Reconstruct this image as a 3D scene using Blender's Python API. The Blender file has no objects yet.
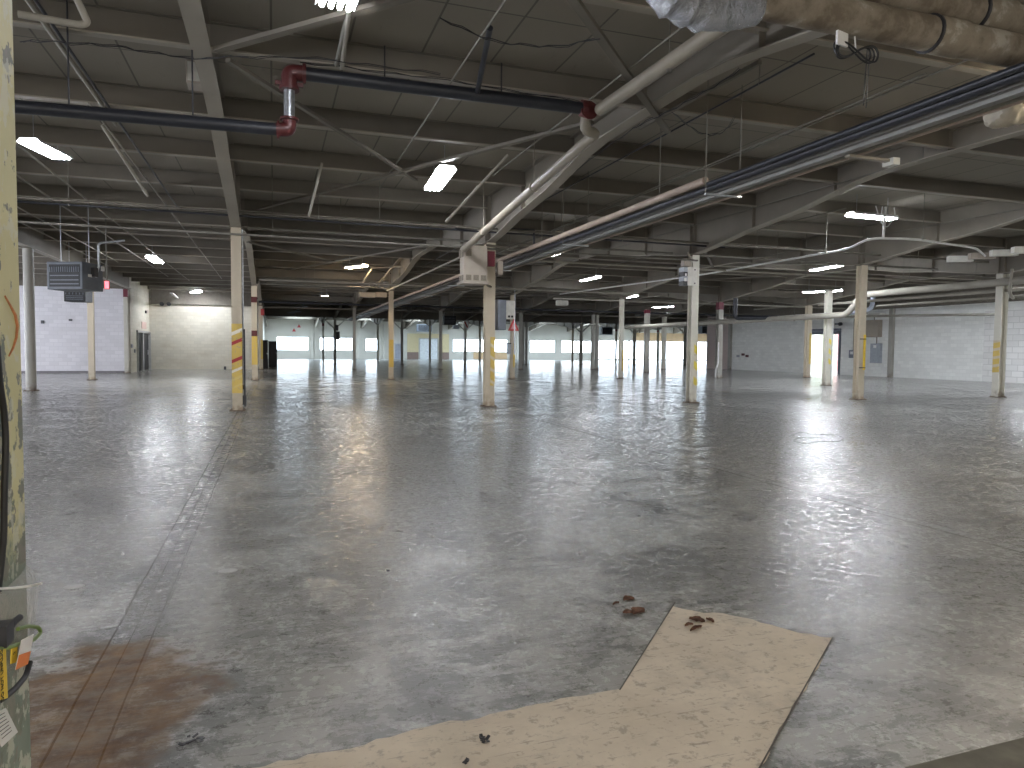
import bpy, bmesh, math, random
from mathutils import Vector, Matrix
random.seed(7)
PI = math.pi
C = bpy.context.scene.collection
sc = bpy.context.scene

# ------------------------------------------------------------------ camera model (measured from the column grid)
F, PIT, ROL, YAW, H = 703.88, 0.0489195, 0.0092033, 0.3268705, 1.4849
AX, AY, SX, SY = -0.796, 17.538, 6.1, 16.09      # column grid: origin and bay sizes in metres
def ray(px, py):
    du, dv = px-512, py-384
    cr, sr = math.cos(ROL), math.sin(ROL)
    X = (cr*du+sr*dv)/F; U = -(-sr*du+cr*dv)/F
    cp, sp = math.cos(PIT), math.sin(PIT)
    Z = cp+U*sp; z = U*cp-sp
    c, s = math.cos(YAW), math.sin(YAW)
    return Vector((c*X+s*Z, -s*X+c*Z, z))
def at(px, py, x=None, y=None, z=None):
    """point of the place seen at a picture position, on the plane x=, y= or z="""
    d = ray(px, py)
    t = x/d.x if x is not None else (y/d.y if y is not None else (z-H)/d.z)
    return Vector((d.x*t, d.y*t, d.z*t+H))

# ------------------------------------------------------------------ mesh builder
class MB:
    def __init__(s): s.v=[]; s.f=[]; s.m=[]; s.sm=[]
    def add(s, vs, fs, m=0, smooth=False):
        o=len(s.v); s.v+= [Vector(v) for v in vs]
        for f in fs: s.f.append([i+o for i in f]); s.m.append(m); s.sm.append(smooth)
        return s
    def box(s, x0,x1,y0,y1,z0,z1, m=0):
        return s.add([(x,y,z) for z in (z0,z1) for y in (y0,y1) for x in (x0,x1)],
            [(0,2,3,1),(4,5,7,6),(0,1,5,4),(2,6,7,3),(0,4,6,2),(1,3,7,5)], m)
    def cbox(s, c, d, rz=0, m=0, rx=0):
        M = Matrix.Rotation(rz,3,'Z') @ Matrix.Rotation(rx,3,'X'); c=Vector(c)
        vs=[c+M@Vector((x*d[0]/2,y*d[1]/2,z*d[2]/2)) for z in(-1,1) for y in(-1,1) for x in(-1,1)]
        return s.add(vs,[(0,2,3,1),(4,5,7,6),(0,1,5,4),(2,6,7,3),(0,4,6,2),(1,3,7,5)],m)
    def bar(s, p0,p1,w,h,m=0,up=(0,0,1)):
        p0=Vector(p0);p1=Vector(p1); d=(p1-p0).normalized(); a=d.cross(Vector(up))
        if a.length<1e-4: a=d.cross(Vector((0,1,0)))
        a.normalize(); b=a.cross(d).normalized()
        vs=[]
        for p in (p0,p1):
            for i,j in ((-1,-1),(1,-1),(1,1),(-1,1)): vs.append(p+a*i*w/2+b*j*h/2)
        return s.add(vs,[(0,3,2,1),(4,5,6,7),(0,1,5,4),(1,2,6,5),(2,3,7,6),(3,0,4,7)],m)
    def tube(s, pts, r, n=10, m=0, closed=False, smooth=True):
        pts=[Vector(p) for p in pts]; k=len(pts)
        rs = r if isinstance(r,(list,tuple)) else [r]*k
        rings=[]; a=None
        for i,p in enumerate(pts):
            if closed: d=(pts[(i+1)%k]-pts[i-1])
            else: d=(pts[min(i+1,k-1)]-pts[max(i-1,0)])
            d.normalize()
            if a is None:
                a=d.cross(Vector((0,0,1)))
                if a.length<1e-3: a=d.cross(Vector((1,0,0)))
            else: a=a-d*a.dot(d)
            a.normalize(); b=d.cross(a)
            rings.append([p+(a*math.cos(t*2*PI/n)+b*math.sin(t*2*PI/n))*rs[i] for t in range(n)])
        vs=[v for R in rings for v in R]; fs=[]
        for i in range(k if closed else k-1):
            j=(i+1)%k
            for t in range(n): fs.append((i*n+t,i*n+(t+1)%n,j*n+(t+1)%n,j*n+t))
        s.add(vs,fs,m,smooth)
        if not closed:
            o=len(s.v)-len(vs)
            s.f.append([o+t for t in range(n)][::-1]); s.m.append(m); s.sm.append(False)
            s.f.append([o+(k-1)*n+t for t in range(n)]); s.m.append(m); s.sm.append(False)
        return s
    def prism(s, poly, axis, a, b, m=0):
        def P(u,v,w): return {'x':(w,u,v),'y':(u,w,v),'z':(u,v,w)}[axis]
        n=len(poly); vs=[P(u,v,a) for u,v in poly]+[P(u,v,b) for u,v in poly]
        return s.add(vs,[tuple(range(n))[::-1],tuple(range(n,2*n))]+[(i,(i+1)%n,n+(i+1)%n,n+i) for i in range(n)],m)
    def build(s, name, mats, parent=None, bevel=0, rz=0, loc=None):
        if not isinstance(mats,(list,tuple)): mats=[mats]
        off = wloc(parent) if parent else (loc or Vector((0,0,0)))
        me=bpy.data.meshes.new(name)
        me.from_pydata([tuple(v-off) for v in s.v],[],s.f)
        for q in mats: me.materials.append(q)
        for p,mi,sm in zip(me.polygons,s.m,s.sm): p.material_index=mi; p.use_smooth=sm
        bm=bmesh.new(); bm.from_mesh(me); bmesh.ops.recalc_face_normals(bm,faces=bm.faces); bm.to_mesh(me); bm.free()
        if any(s.sm): me.set_sharp_from_angle(angle=math.radians(50))
        o=bpy.data.objects.new(name,me); C.objects.link(o)
        if parent: o.parent=parent
        elif loc: o.location=loc
        if bevel:
            b=o.modifiers.new('bevel','BEVEL'); b.width=bevel; b.segments=2; b.limit_method='ANGLE'; b.angle_limit=math.radians(40)
        return o
def wloc(o):
    l=Vector((0,0,0))
    while o is not None: l=l+o.location; o=o.parent
    return l
def bend(pts, r=0.12, k=5):
    """polyline with rounded corners"""
    pts=[Vector(p) for p in pts]; out=[pts[0]]
    for i in range(1,len(pts)-1):
        a,b,c=pts[i-1],pts[i],pts[i+1]
        rr=min(r,(a-b).length*.45,(c-b).length*.45)
        p=b+(a-b).normalized()*rr; q=b+(c-b).normalized()*rr
        for t in range(k+1):
            t/=k; out.append(p*(1-t)**2+b*2*t*(1-t)+q*t*t)
    out.append(pts[-1]); return out
def sag(p,q,d,n=10):
    p=Vector(p);q=Vector(q)
    return [p.lerp(q,i/n)-Vector((0,0,d*4*(i/n)*(1-i/n))) for i in range(n+1)]

def thing(name, label, cat, loc, group=None, kind='thing'):
    o=bpy.data.objects.new(name,None); C.objects.link(o); o.location=loc
    o.empty_display_size=.2
    return tag(o,label,cat,group,kind)
def tag(o,label,cat,group=None,kind='thing'):
    o['label']=label; o['category']=cat; o['kind']=kind
    if group: o['group']=group
    return o
def struct(o,label=None,cat=None):
    o['kind']='structure'
    if label: o['label']=label
    if cat: o['category']=cat
    return o

# ------------------------------------------------------------------ materials
class NT:
    def __init__(s,name):
        s.m=bpy.data.materials.new(name); s.m.use_nodes=True; s.t=s.m.node_tree; s.t.nodes.clear()
        s.out=s.n('ShaderNodeOutputMaterial'); s.b=s.n('ShaderNodeBsdfPrincipled'); s.l(s.b.outputs[0],s.out.inputs[0])
    def n(s,t,**k):
        q=s.t.nodes.new(t)
        for a,v in k.items(): setattr(q,a,v)
        return q
    def l(s,a,b): s.t.links.new(a,b)
    def set(s,inp,v):
        i=s.b.inputs[inp]
        if hasattr(v,'is_output'): s.l(v,i)
        else: i.default_value = (*v,1) if isinstance(v,tuple) and len(v)==3 else v
    def coord(s,scale=(1,1,1),rot=(0,0,0),kind='Object'):
        c=s.n('ShaderNodeTexCoord'); mp=s.n('ShaderNodeMapping')
        mp.inputs['Scale'].default_value=scale; mp.inputs['Rotation'].default_value=rot
        s.l(c.outputs[kind],mp.inputs[0]); return mp.outputs[0]
    def noise(s,scale,detail=4,rough=.55,vec=None,dist=0):
        q=s.n('ShaderNodeTexNoise'); q.inputs['Scale'].default_value=scale; q.inputs['Detail'].default_value=detail
        q.inputs['Roughness'].default_value=rough; q.inputs['Distortion'].default_value=dist
        s.l(vec if vec is not None else s.coord(),q.inputs['Vector']); return q.outputs['Fac']
    def ramp(s,fac,stops,const=False):
        q=s.n('ShaderNodeValToRGB'); e=q.color_ramp.elements
        if const: q.color_ramp.interpolation='CONSTANT'
        while len(e)<len(stops): e.new(.5)
        for i,(p,c) in enumerate(stops):
            e[i].position=p; e[i].color=(*c,1) if isinstance(c,tuple) else (c,c,c,1)
        s.l(fac,q.inputs[0]); return q.outputs[0]
    def mix(s,fac,a,b,mode='MIX'):
        q=s.n('ShaderNodeMix',data_type='RGBA',blend_type=mode)
        for v,i in ((fac,0),(a,6),(b,7)):
            if hasattr(v,'is_output'): s.l(v,q.inputs[i])
            else: q.inputs[i].default_value=(*v,1) if isinstance(v,tuple) else v
        return q.outputs[2]
    def math(s,op,a,b=None,c=None,clamp=False):
        q=s.n('ShaderNodeMath',operation=op); q.use_clamp=clamp
        for i,v in enumerate((a,b,c)):
            if v is None: continue
            if hasattr(v,'is_output'): s.l(v,q.inputs[i])
            else: q.inputs[i].default_value=v
        return q.outputs[0]
    def xyz(s,kind='Object'):
        c=s.n('ShaderNodeTexCoord'); q=s.n('ShaderNodeSeparateXYZ'); s.l(c.outputs[kind],q.inputs[0]); return q.outputs
    def bump(s,h,strength=.2,dist=.01):
        q=s.n('ShaderNodeBump'); q.inputs['Strength'].default_value=strength; q.inputs['Distance'].default_value=dist
        s.l(h,q.inputs['Height']); s.l(q.outputs[0],s.b.inputs['Normal'])
def plain(name,col,rough=.5,metal=0,var=.12,scale=6):
    n=NT(name); f=n.noise(scale,5)
    n.set('Base Color',n.ramp(f,[(.3,tuple(c*(1-var) for c in col)),(.7,tuple(min(1,c*(1+var)) for c in col))]))
    n.set('Roughness',rough); n.set('Metallic',metal)
    if rough>=.65 and not metal: n.set('Specular IOR Level',.15)
    return n.m
def emit(name,col,s):
    n=NT(name); n.set('Base Color',(.8,.8,.8)); n.set('Emission Color',col); n.set('Emission Strength',s); return n.m

def chipped(name,paint,under,chip=.62,scale=9,var=.1,rust=None,rough=.5):
    n=NT(name); f=n.noise(scale,7,.6); g=n.noise(1.3,4)
    base=n.ramp(g,[(.3,tuple(c*(1-var) for c in paint)),(.7,tuple(c*(1+var) for c in paint))])
    m=n.ramp(f,[(chip,0.),(chip+.015,1.)])
    col=n.mix(m,base,under)
    if rust:
        z=n.xyz()[2]; k=n.math('MULTIPLY',n.math('SUBTRACT',.35,z),2.2,clamp=True); k=n.math('MULTIPLY',k,n.ramp(n.noise(7,6),[(.4,0.),(.6,1.)]))
        col=n.mix(k,col,rust)
    n.set('Base Color',col); n.set('Roughness',rough); n.bump(f,.15,.004); return n.m

M={}
M['cream']=chipped('column_cream',(.50,.44,.335),(.20,.16,.11),.70,9,.10,(.13,.07,.035))
M['greypost']=chipped('column_grey',(.36,.35,.31),(.16,.14,.11),.70,9,.10,(.10,.06,.04))
M['whitepost']=chipped('column_pale',(.60,.58,.50),(.28,.24,.17),.72,9,.08,(.15,.09,.05))
M['red']=plain('red_paint',(.15,.010,.026),.5)
M['redpipe']=plain('red_fitting',(.085,.016,.016),.45)
M['signred']=plain('sign_red',(.48,.06,.06),.4)
M['dark']=plain('dark_paint',(.03,.03,.035),.45)
M['blackpipe']=plain('black_pipe',(.018,.02,.027),.4)
M['beigepipe']=plain('beige_pipe',(.25,.222,.172),.45,var=.1,scale=3)
M['palepipe']=plain('pale_pipe',(.33,.31,.265),.65,var=.08,scale=3)
M['pinkpipe']=plain('pinkish_pipe',(.36,.28,.225),.45,scale=3)
M['dullpipe']=plain('dull_pipe',(.15,.138,.115),.75); M['conduit']=plain('conduit_paint',(.21,.20,.172),.65)
M['whitepipe']=plain('white_pipe',(.68,.68,.66),.4)
M['bluepipe']=plain('bluegrey_pipe',(.42,.47,.54),.4)
M['galv']=plain('galvanised',(.45,.47,.50),.35,.85,.2,20)
M['alu']=plain('aluminium_tray',(.24,.235,.22),.55,.1,.12,4)
M['wire']=plain('black_wire',(.012,.012,.013),.5)
M['heater']=plain('heater_grey',(.11,.125,.145),.5)
M['heaterdark']=plain('heater_inside',(.012,.013,.015),.6)
M['bluegrey']=plain('box_bluegrey',(.15,.17,.20),.5)
M['greybox']=plain('box_grey',(.36,.39,.43),.45)
M['palebox']=plain('box_pale',(.62,.61,.55),.5)
M['beigebox']=plain('box_beige',(.37,.325,.27),.55,var=.06)
M['white']=plain('white_plastic',(.75,.75,.73),.5,var=.04)
M['housing']=plain('lamp_housing',(.7,.7,.7),.4,var=.04)
M['lockers']=plain('cabinet_black',(.014,.014,.022),.5)
M['doordark']=plain('door_dark',(.02,.022,.026),.5)
M['doorgrey']=plain('door_grey',(.42,.43,.42),.5)
M['brownleaf']=plain('brown_leaf',(.085,.042,.025),.8,var=.5,scale=30)
M['yellow']=plain('yellow_tape',(.72,.50,.03),.5,var=.08)
M['text']=plain('black_print',(.01,.01,.01),.6)
M['orange']=plain('orange_label',(.75,.22,.05),.5)
M['orangepaint']=plain('orange_spray',(.55,.22,.08),.6,var=.3,scale=30)
M['green']=plain('green_wire',(.16,.24,.06),.45)
M['cloth']=plain('canvas',(.50,.46,.38),.9,var=.2)
M['lamp']=emit('lamp_cool',(.90,.93,1.0),38)
M['lampfill']=emit('lamp_fill_warm',(1.0,.89,.74),56)  # glow of the added lamps around and behind the viewer
M['lampbright']=emit('lamp_bright',(.88,.92,1.0),85)
M['lampwarm']=emit('lamp_warm',(1.0,.74,.45),60)
M['exit']=emit('exit_red',(1.0,.06,.10),1.0)
M['daylight']=emit('daylight_pane',(.74,.87,1.0),4.6)
M['skylight']=emit('skylight_pane',(.70,.85,1.0),5.0)
M['daylightdim']=emit('daylight_pane_frosted',(.88,.94,1.0),2.5)

def stripes(name,paint,scale,slope,stops,axis=0):
    """painted guard: diagonal bands"""
    n=NT(name); o=n.xyz(); k=n.math('ADD',n.math('MULTIPLY',o[2],scale),n.math('MULTIPLY',n.math('ADD',o[0],o[1]),slope))
    f=n.math('FRACT',k); col=n.ramp(f,stops,True)
    chip=n.ramp(n.noise(14,7,.65),[(.60,0.),(.63,1.)])
    n.set('Base Color',n.mix(chip,col,paint)); n.set('Roughness',.5); return n.m
Yl=(.58,.42,.10); Cr=(.55,.47,.32)
M['strY']=stripes('guard_yellow',(.45,.36,.2),3.2,2.2,[(0,Yl),(.72,(.60,.52,.34))])
M['strB']=stripes('guard_bands',(.42,.38,.3),3.6,0.6,[(0,Yl),(.66,Cr)])
M['strC']=stripes('guard_diagonal',(.42,.38,.3),2.2,1.8,[(0,(.70,.58,.08)),(.5,(.62,.58,.48))])
M['strP']=stripes('guard_plain',(.45,.36,.2),1.0,0.0,[(0,Yl)])
# the near left guard: yellow with white and red bands
def guardA():
    n=NT('guard_marked'); o=n.xyz()
    k=n.math('SUBTRACT',o[2],n.math('MULTIPLY',o[0],.45)); f=n.math('MULTIPLY',n.math('SUBTRACT',k,.4),1/1.6)
    W=(.72,.68,.60); R=(.34,.02,.03); P=(.60,.47,.16)
    stops=[(0,Yl),(.10,P),(.13,Yl),(.21,P),(.25,Yl),(.33,W),(.37,Yl),(.47,R),(.52,Yl),(.73,R),(.78,Yl),(.87,W),(.92,Yl)]
    col=n.ramp(f,stops,True); chip=n.ramp(n.noise(13,7,.65),[(.60,0.),(.63,1.)])
    n.set('Base Color',n.mix(chip,col,(.42,.33,.2))); n.set('Roughness',.5); return n.m
M['strA']=guardA()

def floor_mat():
    n=NT('painted_concrete_floor'); o=n.xyz()
    big=n.noise(.30,4,.55); med=n.noise(2.6,10,.74,dist=.8); fine=n.noise(14,8,.72)
    mot=n.noise(.9,7,.66,dist=.4)
    s1=n.noise(1,7,.7,n.coord((3.0,34,1),(0,0,.62))); s2=n.noise(1,7,.7,n.coord((2.4,42,1),(0,0,-.75)))
    s4=n.noise(1,7,.7,n.coord((3.4,55,1),(0,0,-.28))); s3=n.noise(1,8,.75,n.coord((2.2,11,1),(0,0,.08)))
    dark=n.ramp(big,[(.32,(.098,.097,.090)),(.70,(.152,.149,.138))])
    wear_far_light=n.math('ADD',n.math('MULTIPLY',med,.46),n.math('ADD',n.math('MULTIPLY',s3,.30),n.math('ADD',n.math('MULTIPLY',fine,.24),n.math('MULTIPLY',mot,.24))))
    wear_far_light=n.math('ADD',wear_far_light,n.math('MULTIPLY',n.math('DIVIDE',n.math('SUBTRACT',o[1],7.0),38.0,clamp=True),.050))  # far floor brightness put into the colour: lighter with distance
    wm=n.ramp(wear_far_light,[(.606,0.),(.628,1.)])
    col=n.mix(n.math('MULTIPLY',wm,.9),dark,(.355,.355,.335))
    sc1=n.ramp(s1,[(.57,0.),(.62,1.)]); sc2=n.ramp(s2,[(.58,0.),(.64,1.)]); sc4=n.ramp(s4,[(.59,0.),(.64,1.)])
    col=n.mix(n.math('MULTIPLY',sc1,.55),col,(.095,.095,.092))
    col=n.mix(n.math('MULTIPLY',sc2,.45),col,(.34,.34,.325))
    col=n.mix(n.math('MULTIPLY',sc4,.55),col,(.09,.09,.088))
    dirt=n.ramp(n.noise(4.5,9,.8),[(.63,0.),(.72,1.)])
    col=n.mix(n.math('MULTIPLY',dirt,.35),col,(.085,.08,.073))
    fl=n.ramp(n.noise(7,12,.78,n.coord((1,1.5,1),(0,0,.4)),dist=.3),[(.53,0.),(.56,1.)])
    col=n.mix(n.math('MULTIPLY',fl,.35),col,(.40,.40,.375))
    fd=n.ramp(n.noise(11,11,.8,n.coord((1.4,1,1),(0,0,-.5)),dist=.4),[(.55,0.),(.58,1.)])
    col=n.mix(n.math('MULTIPLY',fd,.45),col,(.075,.073,.068))
    # joints along the column lines
    def line(x,w,wob=.012):
        d=n.math('ADD',n.math('SUBTRACT',o[0],x),n.math('MULTIPLY',n.math('SUBTRACT',n.noise(1.7,5),.5),wob*2))
        return n.math('LESS_THAN',n.math('ABSOLUTE',d),w)
    jm=None; strip=line(-.69,.11)
    col=n.mix(n.math('MULTIPLY',strip,.55),col,(.10,.096,.09))
    for x,w,s in ((-.79,.005,.85),(-.60,.004,.6),(5.30,.014,.6),(5.46,.010,.5),(11.4,.012,.5),(17.5,.012,.5),(-.70,.003,.4)):
        lm=line(x,w); jm=lm if jm is None else n.math('MAXIMUM',jm,lm); col=n.mix(n.math('MULTIPLY',lm,s),col,(.085,.08,.075))
    l2=line(5.38,.035); col=n.mix(n.math('MULTIPLY',l2,.3),col,(.4,.41,.42))
    # rust stain that spreads along the joint near the post
    sx=n.math('DIVIDE',n.math('ADD',o[0],.74),.52); sy=n.math('DIVIDE',n.math('SUBTRACT',o[1],3.2),.80)
    rr=n.math('SQRT',n.math('ADD',n.math('MULTIPLY',sx,sx),n.math('MULTIPLY',sy,sy)))
    rr=n.math('ADD',rr,n.math('MULTIPLY',n.math('SUBTRACT',n.noise(2.4,7,.65),.5),1.7))
    rust=n.ramp(rr,[(.70,1.),(1.60,0.)])
    rc=n.ramp(n.noise(5,6,.7),[(.35,(.075,.036,.012)),(.68,(.20,.12,.056))])
    col=n.mix(n.math('MULTIPLY',rust,n.ramp(n.noise(6,9,.75,n.coord((1,2,1))),[(.34,.45),(.60,.95)])),col,rc)
    n.set('Base Color',col)
    r=n.ramp(n.math('ADD',n.math('MULTIPLY',wear_far_light,.6),n.math('MULTIPLY',fine,.4)),[(.52,.42),(.62,.14)])
    n.set('Roughness',n.mix(n.math('MAXIMUM',rust,jm),r,(.75,.75,.75))); n.set('Specular IOR Level',n.math('SUBTRACT',.5,n.math('MULTIPLY',jm,.45)))
    hgt=n.math('ADD',n.math('ADD',n.math('MULTIPLY',med,.6),n.math('MULTIPLY',s3,.7)),n.math('MULTIPLY',fine,.25))
    n.bump(n.math('ADD',hgt,n.math('MULTIPLY',n.noise(15,8,.75,n.coord((1.0,1.5,1),(0,0,.3))),1.0)),.22,.013); return n.m
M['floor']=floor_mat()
def patch_mat():
    n=NT('bare_concrete'); a=n.noise(2.2,8,.65); b=n.noise(16,8,.75); s1=n.noise(1,7,.75,n.coord((5,40,1),(0,0,-.5)))
    col=n.ramp(a,[(.3,(.46,.40,.315)),(.7,(.62,.55,.445))])
    col=n.mix(n.math('MULTIPLY',n.ramp(b,[(.54,0.),(.62,1.)]),.6),col,(.24,.205,.165))
    col=n.mix(n.math('MULTIPLY',n.ramp(s1,[(.58,0.),(.63,1.)]),.6),col,(.20,.175,.145))
    col=n.mix(n.ramp(n.noise(1.7,6,.7),[(.56,0.),(.70,.55)]),col,(.27,.25,.215))
    n.set('Base Color',col); n.set('Roughness',.8); n.bump(b,.3,.006); return n.m
M['patch']=patch_mat()
def block(name,col,mortar,bw=.41,bh=.205,var=.06,stain=(.3,.27,.2),amt=.25,msize=.012):
    n=NT(name); o=n.xyz(); cx=n.n('ShaderNodeCombineXYZ'); n.l(n.math('ADD',o[0],o[1]),cx.inputs[0]); n.l(o[2],cx.inputs[1])
    br=n.n('ShaderNodeTexBrick'); n.l(cx.outputs[0],br.inputs[0]); br.inputs['Scale'].default_value=1
    br.inputs['Brick Width'].default_value=bw; br.inputs['Row Height'].default_value=bh; br.inputs['Mortar Size'].default_value=msize
    br.inputs['Color1'].default_value=(*[c*(1-var) for c in col],1); br.inputs['Color2'].default_value=(*[c*(1+var) for c in col],1)
    br.inputs['Mortar'].default_value=(*mortar,1)
    st=n.ramp(n.noise(.5,7,.65,n.coord((1,1,2.5))),[(.48,0.),(.75,1.)])
    col2=n.mix(n.math('MULTIPLY',st,amt),br.outputs[0],stain)
    n.set('Base Color',col2); n.set('Roughness',.6); n.bump(br.outputs[1],-.3,.006); return n.m
M['wallL']=block('block_wall_bluish',(.70,.69,.72),(.63,.62,.65),stain=(.48,.46,.46))
M['wallC']=block('block_wall_cream',(.62,.59,.50),(.56,.53,.44),stain=(.40,.33,.22),amt=.5)
M['wallR']=block('block_wall_grey',(.80,.81,.78),(.74,.75,.72),stain=(.45,.45,.42))
M['wallN']=block('block_wall_white',(.78,.78,.76),(.62,.62,.60),.62,.31,stain=(.5,.5,.48),msize=.02)
M['wallF']=plain('far_wall_white',(.66,.64,.58),.6,var=.05,scale=.6)
M['wallY']=plain('far_wall_yellow',(.70,.60,.36),.6,var=.05)
M['wallB']=plain('far_wall_brown',(.28,.20,.17),.6)
M['wallO']=plain('far_wall_tan',(.62,.44,.26),.6,var=.12,scale=1.5)
M['wallP']=plain('wall_pink',(.60,.50,.46),.6,var=.05)
M['frame']=plain('window_frame',(.55,.55,.53),.5)
M['framedark']=plain('door_frame_bluegrey',(.14,.155,.19),.5)
def deck_mat():
    n=NT('roof_deck'); o=n.xyz(); cx=n.n('ShaderNodeCombineXYZ'); n.l(o[1],cx.inputs[0]); n.l(o[0],cx.inputs[1])
    br=n.n('ShaderNodeTexBrick'); n.l(cx.outputs[0],br.inputs[0]); br.inputs['Scale'].default_value=1
    br.inputs['Brick Width'].default_value=2.68; br.inputs['Row Height'].default_value=.95; br.inputs['Mortar Size'].default_value=.014; br.offset=0
    br.inputs['Color1'].default_value=(.24,.215,.173,1); br.inputs['Color2'].default_value=(.27,.243,.198,1); br.inputs['Mortar'].default_value=(.12,.108,.088,1)
    st=n.ramp(n.noise(2.2,7,.7,n.coord((3.5,.7,1))),[(.60,0.),(.72,.7)])
    n.set('Base Color',n.mix(st,br.outputs[0],(.19,.17,.14))); n.set('Roughness',.8); return n.m
M['deck']=deck_mat()
M['flange']=plain('flange_floor_lit',(.33,.30,.245),.6,var=.08,scale=1.2)  # lighter than the webs: light from the floor put into the colour
M['steel']=plain('roof_steel_paint',(.16,.142,.113),.6,var=.1,scale=1.2)
M['girder']=plain('girder_paint',(.205,.183,.148),.6,var=.1,scale=1.2)
M['eave']=plain('eave_dark',(.16,.145,.12),.7)
def duct_mat():
    n=NT('duct_canvas'); f=n.noise(2.5,7,.65); col=n.ramp(f,[(.42,(.14,.112,.08)),(.50,(.22,.185,.14)),(.58,(.26,.225,.175)),(.64,(.40,.365,.31))])
    n.set('Base Color',col); n.set('Roughness',.75); n.bump(n.noise(12,5),.3,.01); return n.m
M['duct']=duct_mat()
def foil_mat():
    n=NT('foil'); n.set('Base Color',(.40,.41,.43)); n.set('Metallic',1.0); n.set('Roughness',.27)
    n.bump(n.noise(7,6,.65,n.coord((2,1,1))),1.0,.09); return n.m
M['foil']=foil_mat()
def post_mat():
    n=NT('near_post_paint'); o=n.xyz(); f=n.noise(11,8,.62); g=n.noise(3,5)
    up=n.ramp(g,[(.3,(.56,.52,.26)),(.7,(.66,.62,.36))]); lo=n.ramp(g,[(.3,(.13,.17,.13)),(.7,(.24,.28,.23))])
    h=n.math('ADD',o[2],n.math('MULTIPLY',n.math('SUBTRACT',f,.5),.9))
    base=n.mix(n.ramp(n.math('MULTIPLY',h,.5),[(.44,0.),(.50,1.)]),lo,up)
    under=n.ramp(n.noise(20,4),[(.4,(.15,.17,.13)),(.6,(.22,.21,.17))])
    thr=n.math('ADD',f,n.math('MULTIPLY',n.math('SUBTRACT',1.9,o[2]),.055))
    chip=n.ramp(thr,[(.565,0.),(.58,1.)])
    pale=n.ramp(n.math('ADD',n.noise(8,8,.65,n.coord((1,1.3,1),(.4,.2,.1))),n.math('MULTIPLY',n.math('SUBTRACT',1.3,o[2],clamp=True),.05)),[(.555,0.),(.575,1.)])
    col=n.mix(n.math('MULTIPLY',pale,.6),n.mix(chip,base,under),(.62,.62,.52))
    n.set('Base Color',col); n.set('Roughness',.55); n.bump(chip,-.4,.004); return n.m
M['post']=post_mat()
def film():
    n=NT('plastic_film'); n.set('Base Color',(.62,.60,.55)); n.set('Roughness',.25); n.set('Alpha',.42); n.bump(n.noise(22,5,.6),.9,.02); return n.m
M['film']=film()
def glass():
    n=NT('clear_glass'); n.set('Base Color',(.95,.98,1)); n.set('Roughness',.02); n.set('Alpha',.12); n.set('Specular IOR Level',.5); return n.m
M['glass']=glass()
M['asphalt']=plain('asphalt',(.35,.35,.36),.9); M['bank']=plain('grass_bank',(.27,.32,.23),.9,var=.3,scale=2); M['brick']=plain('red_siding',(.50,.28,.27),.8)

# ------------------------------------------------------------------ the shell
XL, XR, YR, YB, DECK = -20., 36.0, -14.64, 98., 5.42
XFAR = 72.
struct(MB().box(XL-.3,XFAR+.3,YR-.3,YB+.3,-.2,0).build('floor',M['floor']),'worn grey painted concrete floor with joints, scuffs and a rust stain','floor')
# bare concrete patch
def jag(poly,amp,step=.05):
    out=[]
    n=len(poly)
    for i in range(n):
        a=Vector((*poly[i][:2],0)); b=Vector((*poly[(i+1)%n][:2],0)); L=(b-a).length; k=max(1,int(L/step)); am=poly[i][2]*amp
        nrm=Vector((-(b-a).y,(b-a).x,0)).normalized(); w=0
        for j in range(k):
            w=.6*w+random.uniform(-1,1)*am
            p=a.lerp(b,j/k)+(nrm*w if j else Vector()); out.append((p.x,p.y))
    return out
PP=[(-1.0,2.44,1),(-.04,2.57,1),(.66,2.67,1),(1.20,2.70,1.5),(1.43,2.70,.15),(2.19,3.51,1),(2.30,3.36,1.2),(2.47,3.24,1.2),(2.74,2.86,.4),(1.64,2.03,.4),(.6,1.25,1),(-1.0,1.25,1)]
struct(MB().prism(jag(PP,.018),'z',-.05,.004).build('floor_patch',M['patch']),'bare beige concrete patch with broken edges in the grey floor near the camera','floor patch')
m=MB()
for i in (4,8):
    a=Vector((PP[i][0],PP[i][1],.004)); b=Vector((PP[i+1][0],PP[i+1][1],.004))
    d=(b-a)
    m.bar(a-d*.01,b+d*.06,.006,.003)
struct(m.build('trim_1',plain('joint_strip',(.10,.09,.08),.7)),'dark saw cut lines along two edges of the beige concrete patch','saw cut')
# near dark slab corner at lower right
struct(MB().prism([(at(905,768,z=0).x,at(905,768,z=0).y),(at(1024,738,z=0).x,at(1024,738,z=0).y),(5.5,3.1),(5.5,.3),(1.75,.3),(1.75,1.5)],'z',-.05,.003).build('floor_slab',plain('slab_dark',(.12,.112,.09),.7,var=.3)),'dark dirty floor slab edge at the lower right','floor patch')

ceil=struct(MB().prism([(XL-.3,YR-.3),(XR+.3,YR-.3),(XR+.3,52.8),(XFAR+.3,52.8),(XFAR+.3,YB+.3),(XL-.3,YB+.3)],'z',DECK,DECK+.2).build('ceiling',M['deck']),'dim beige roof deck on painted steel purlins and haunched girders','ceiling')
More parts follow.
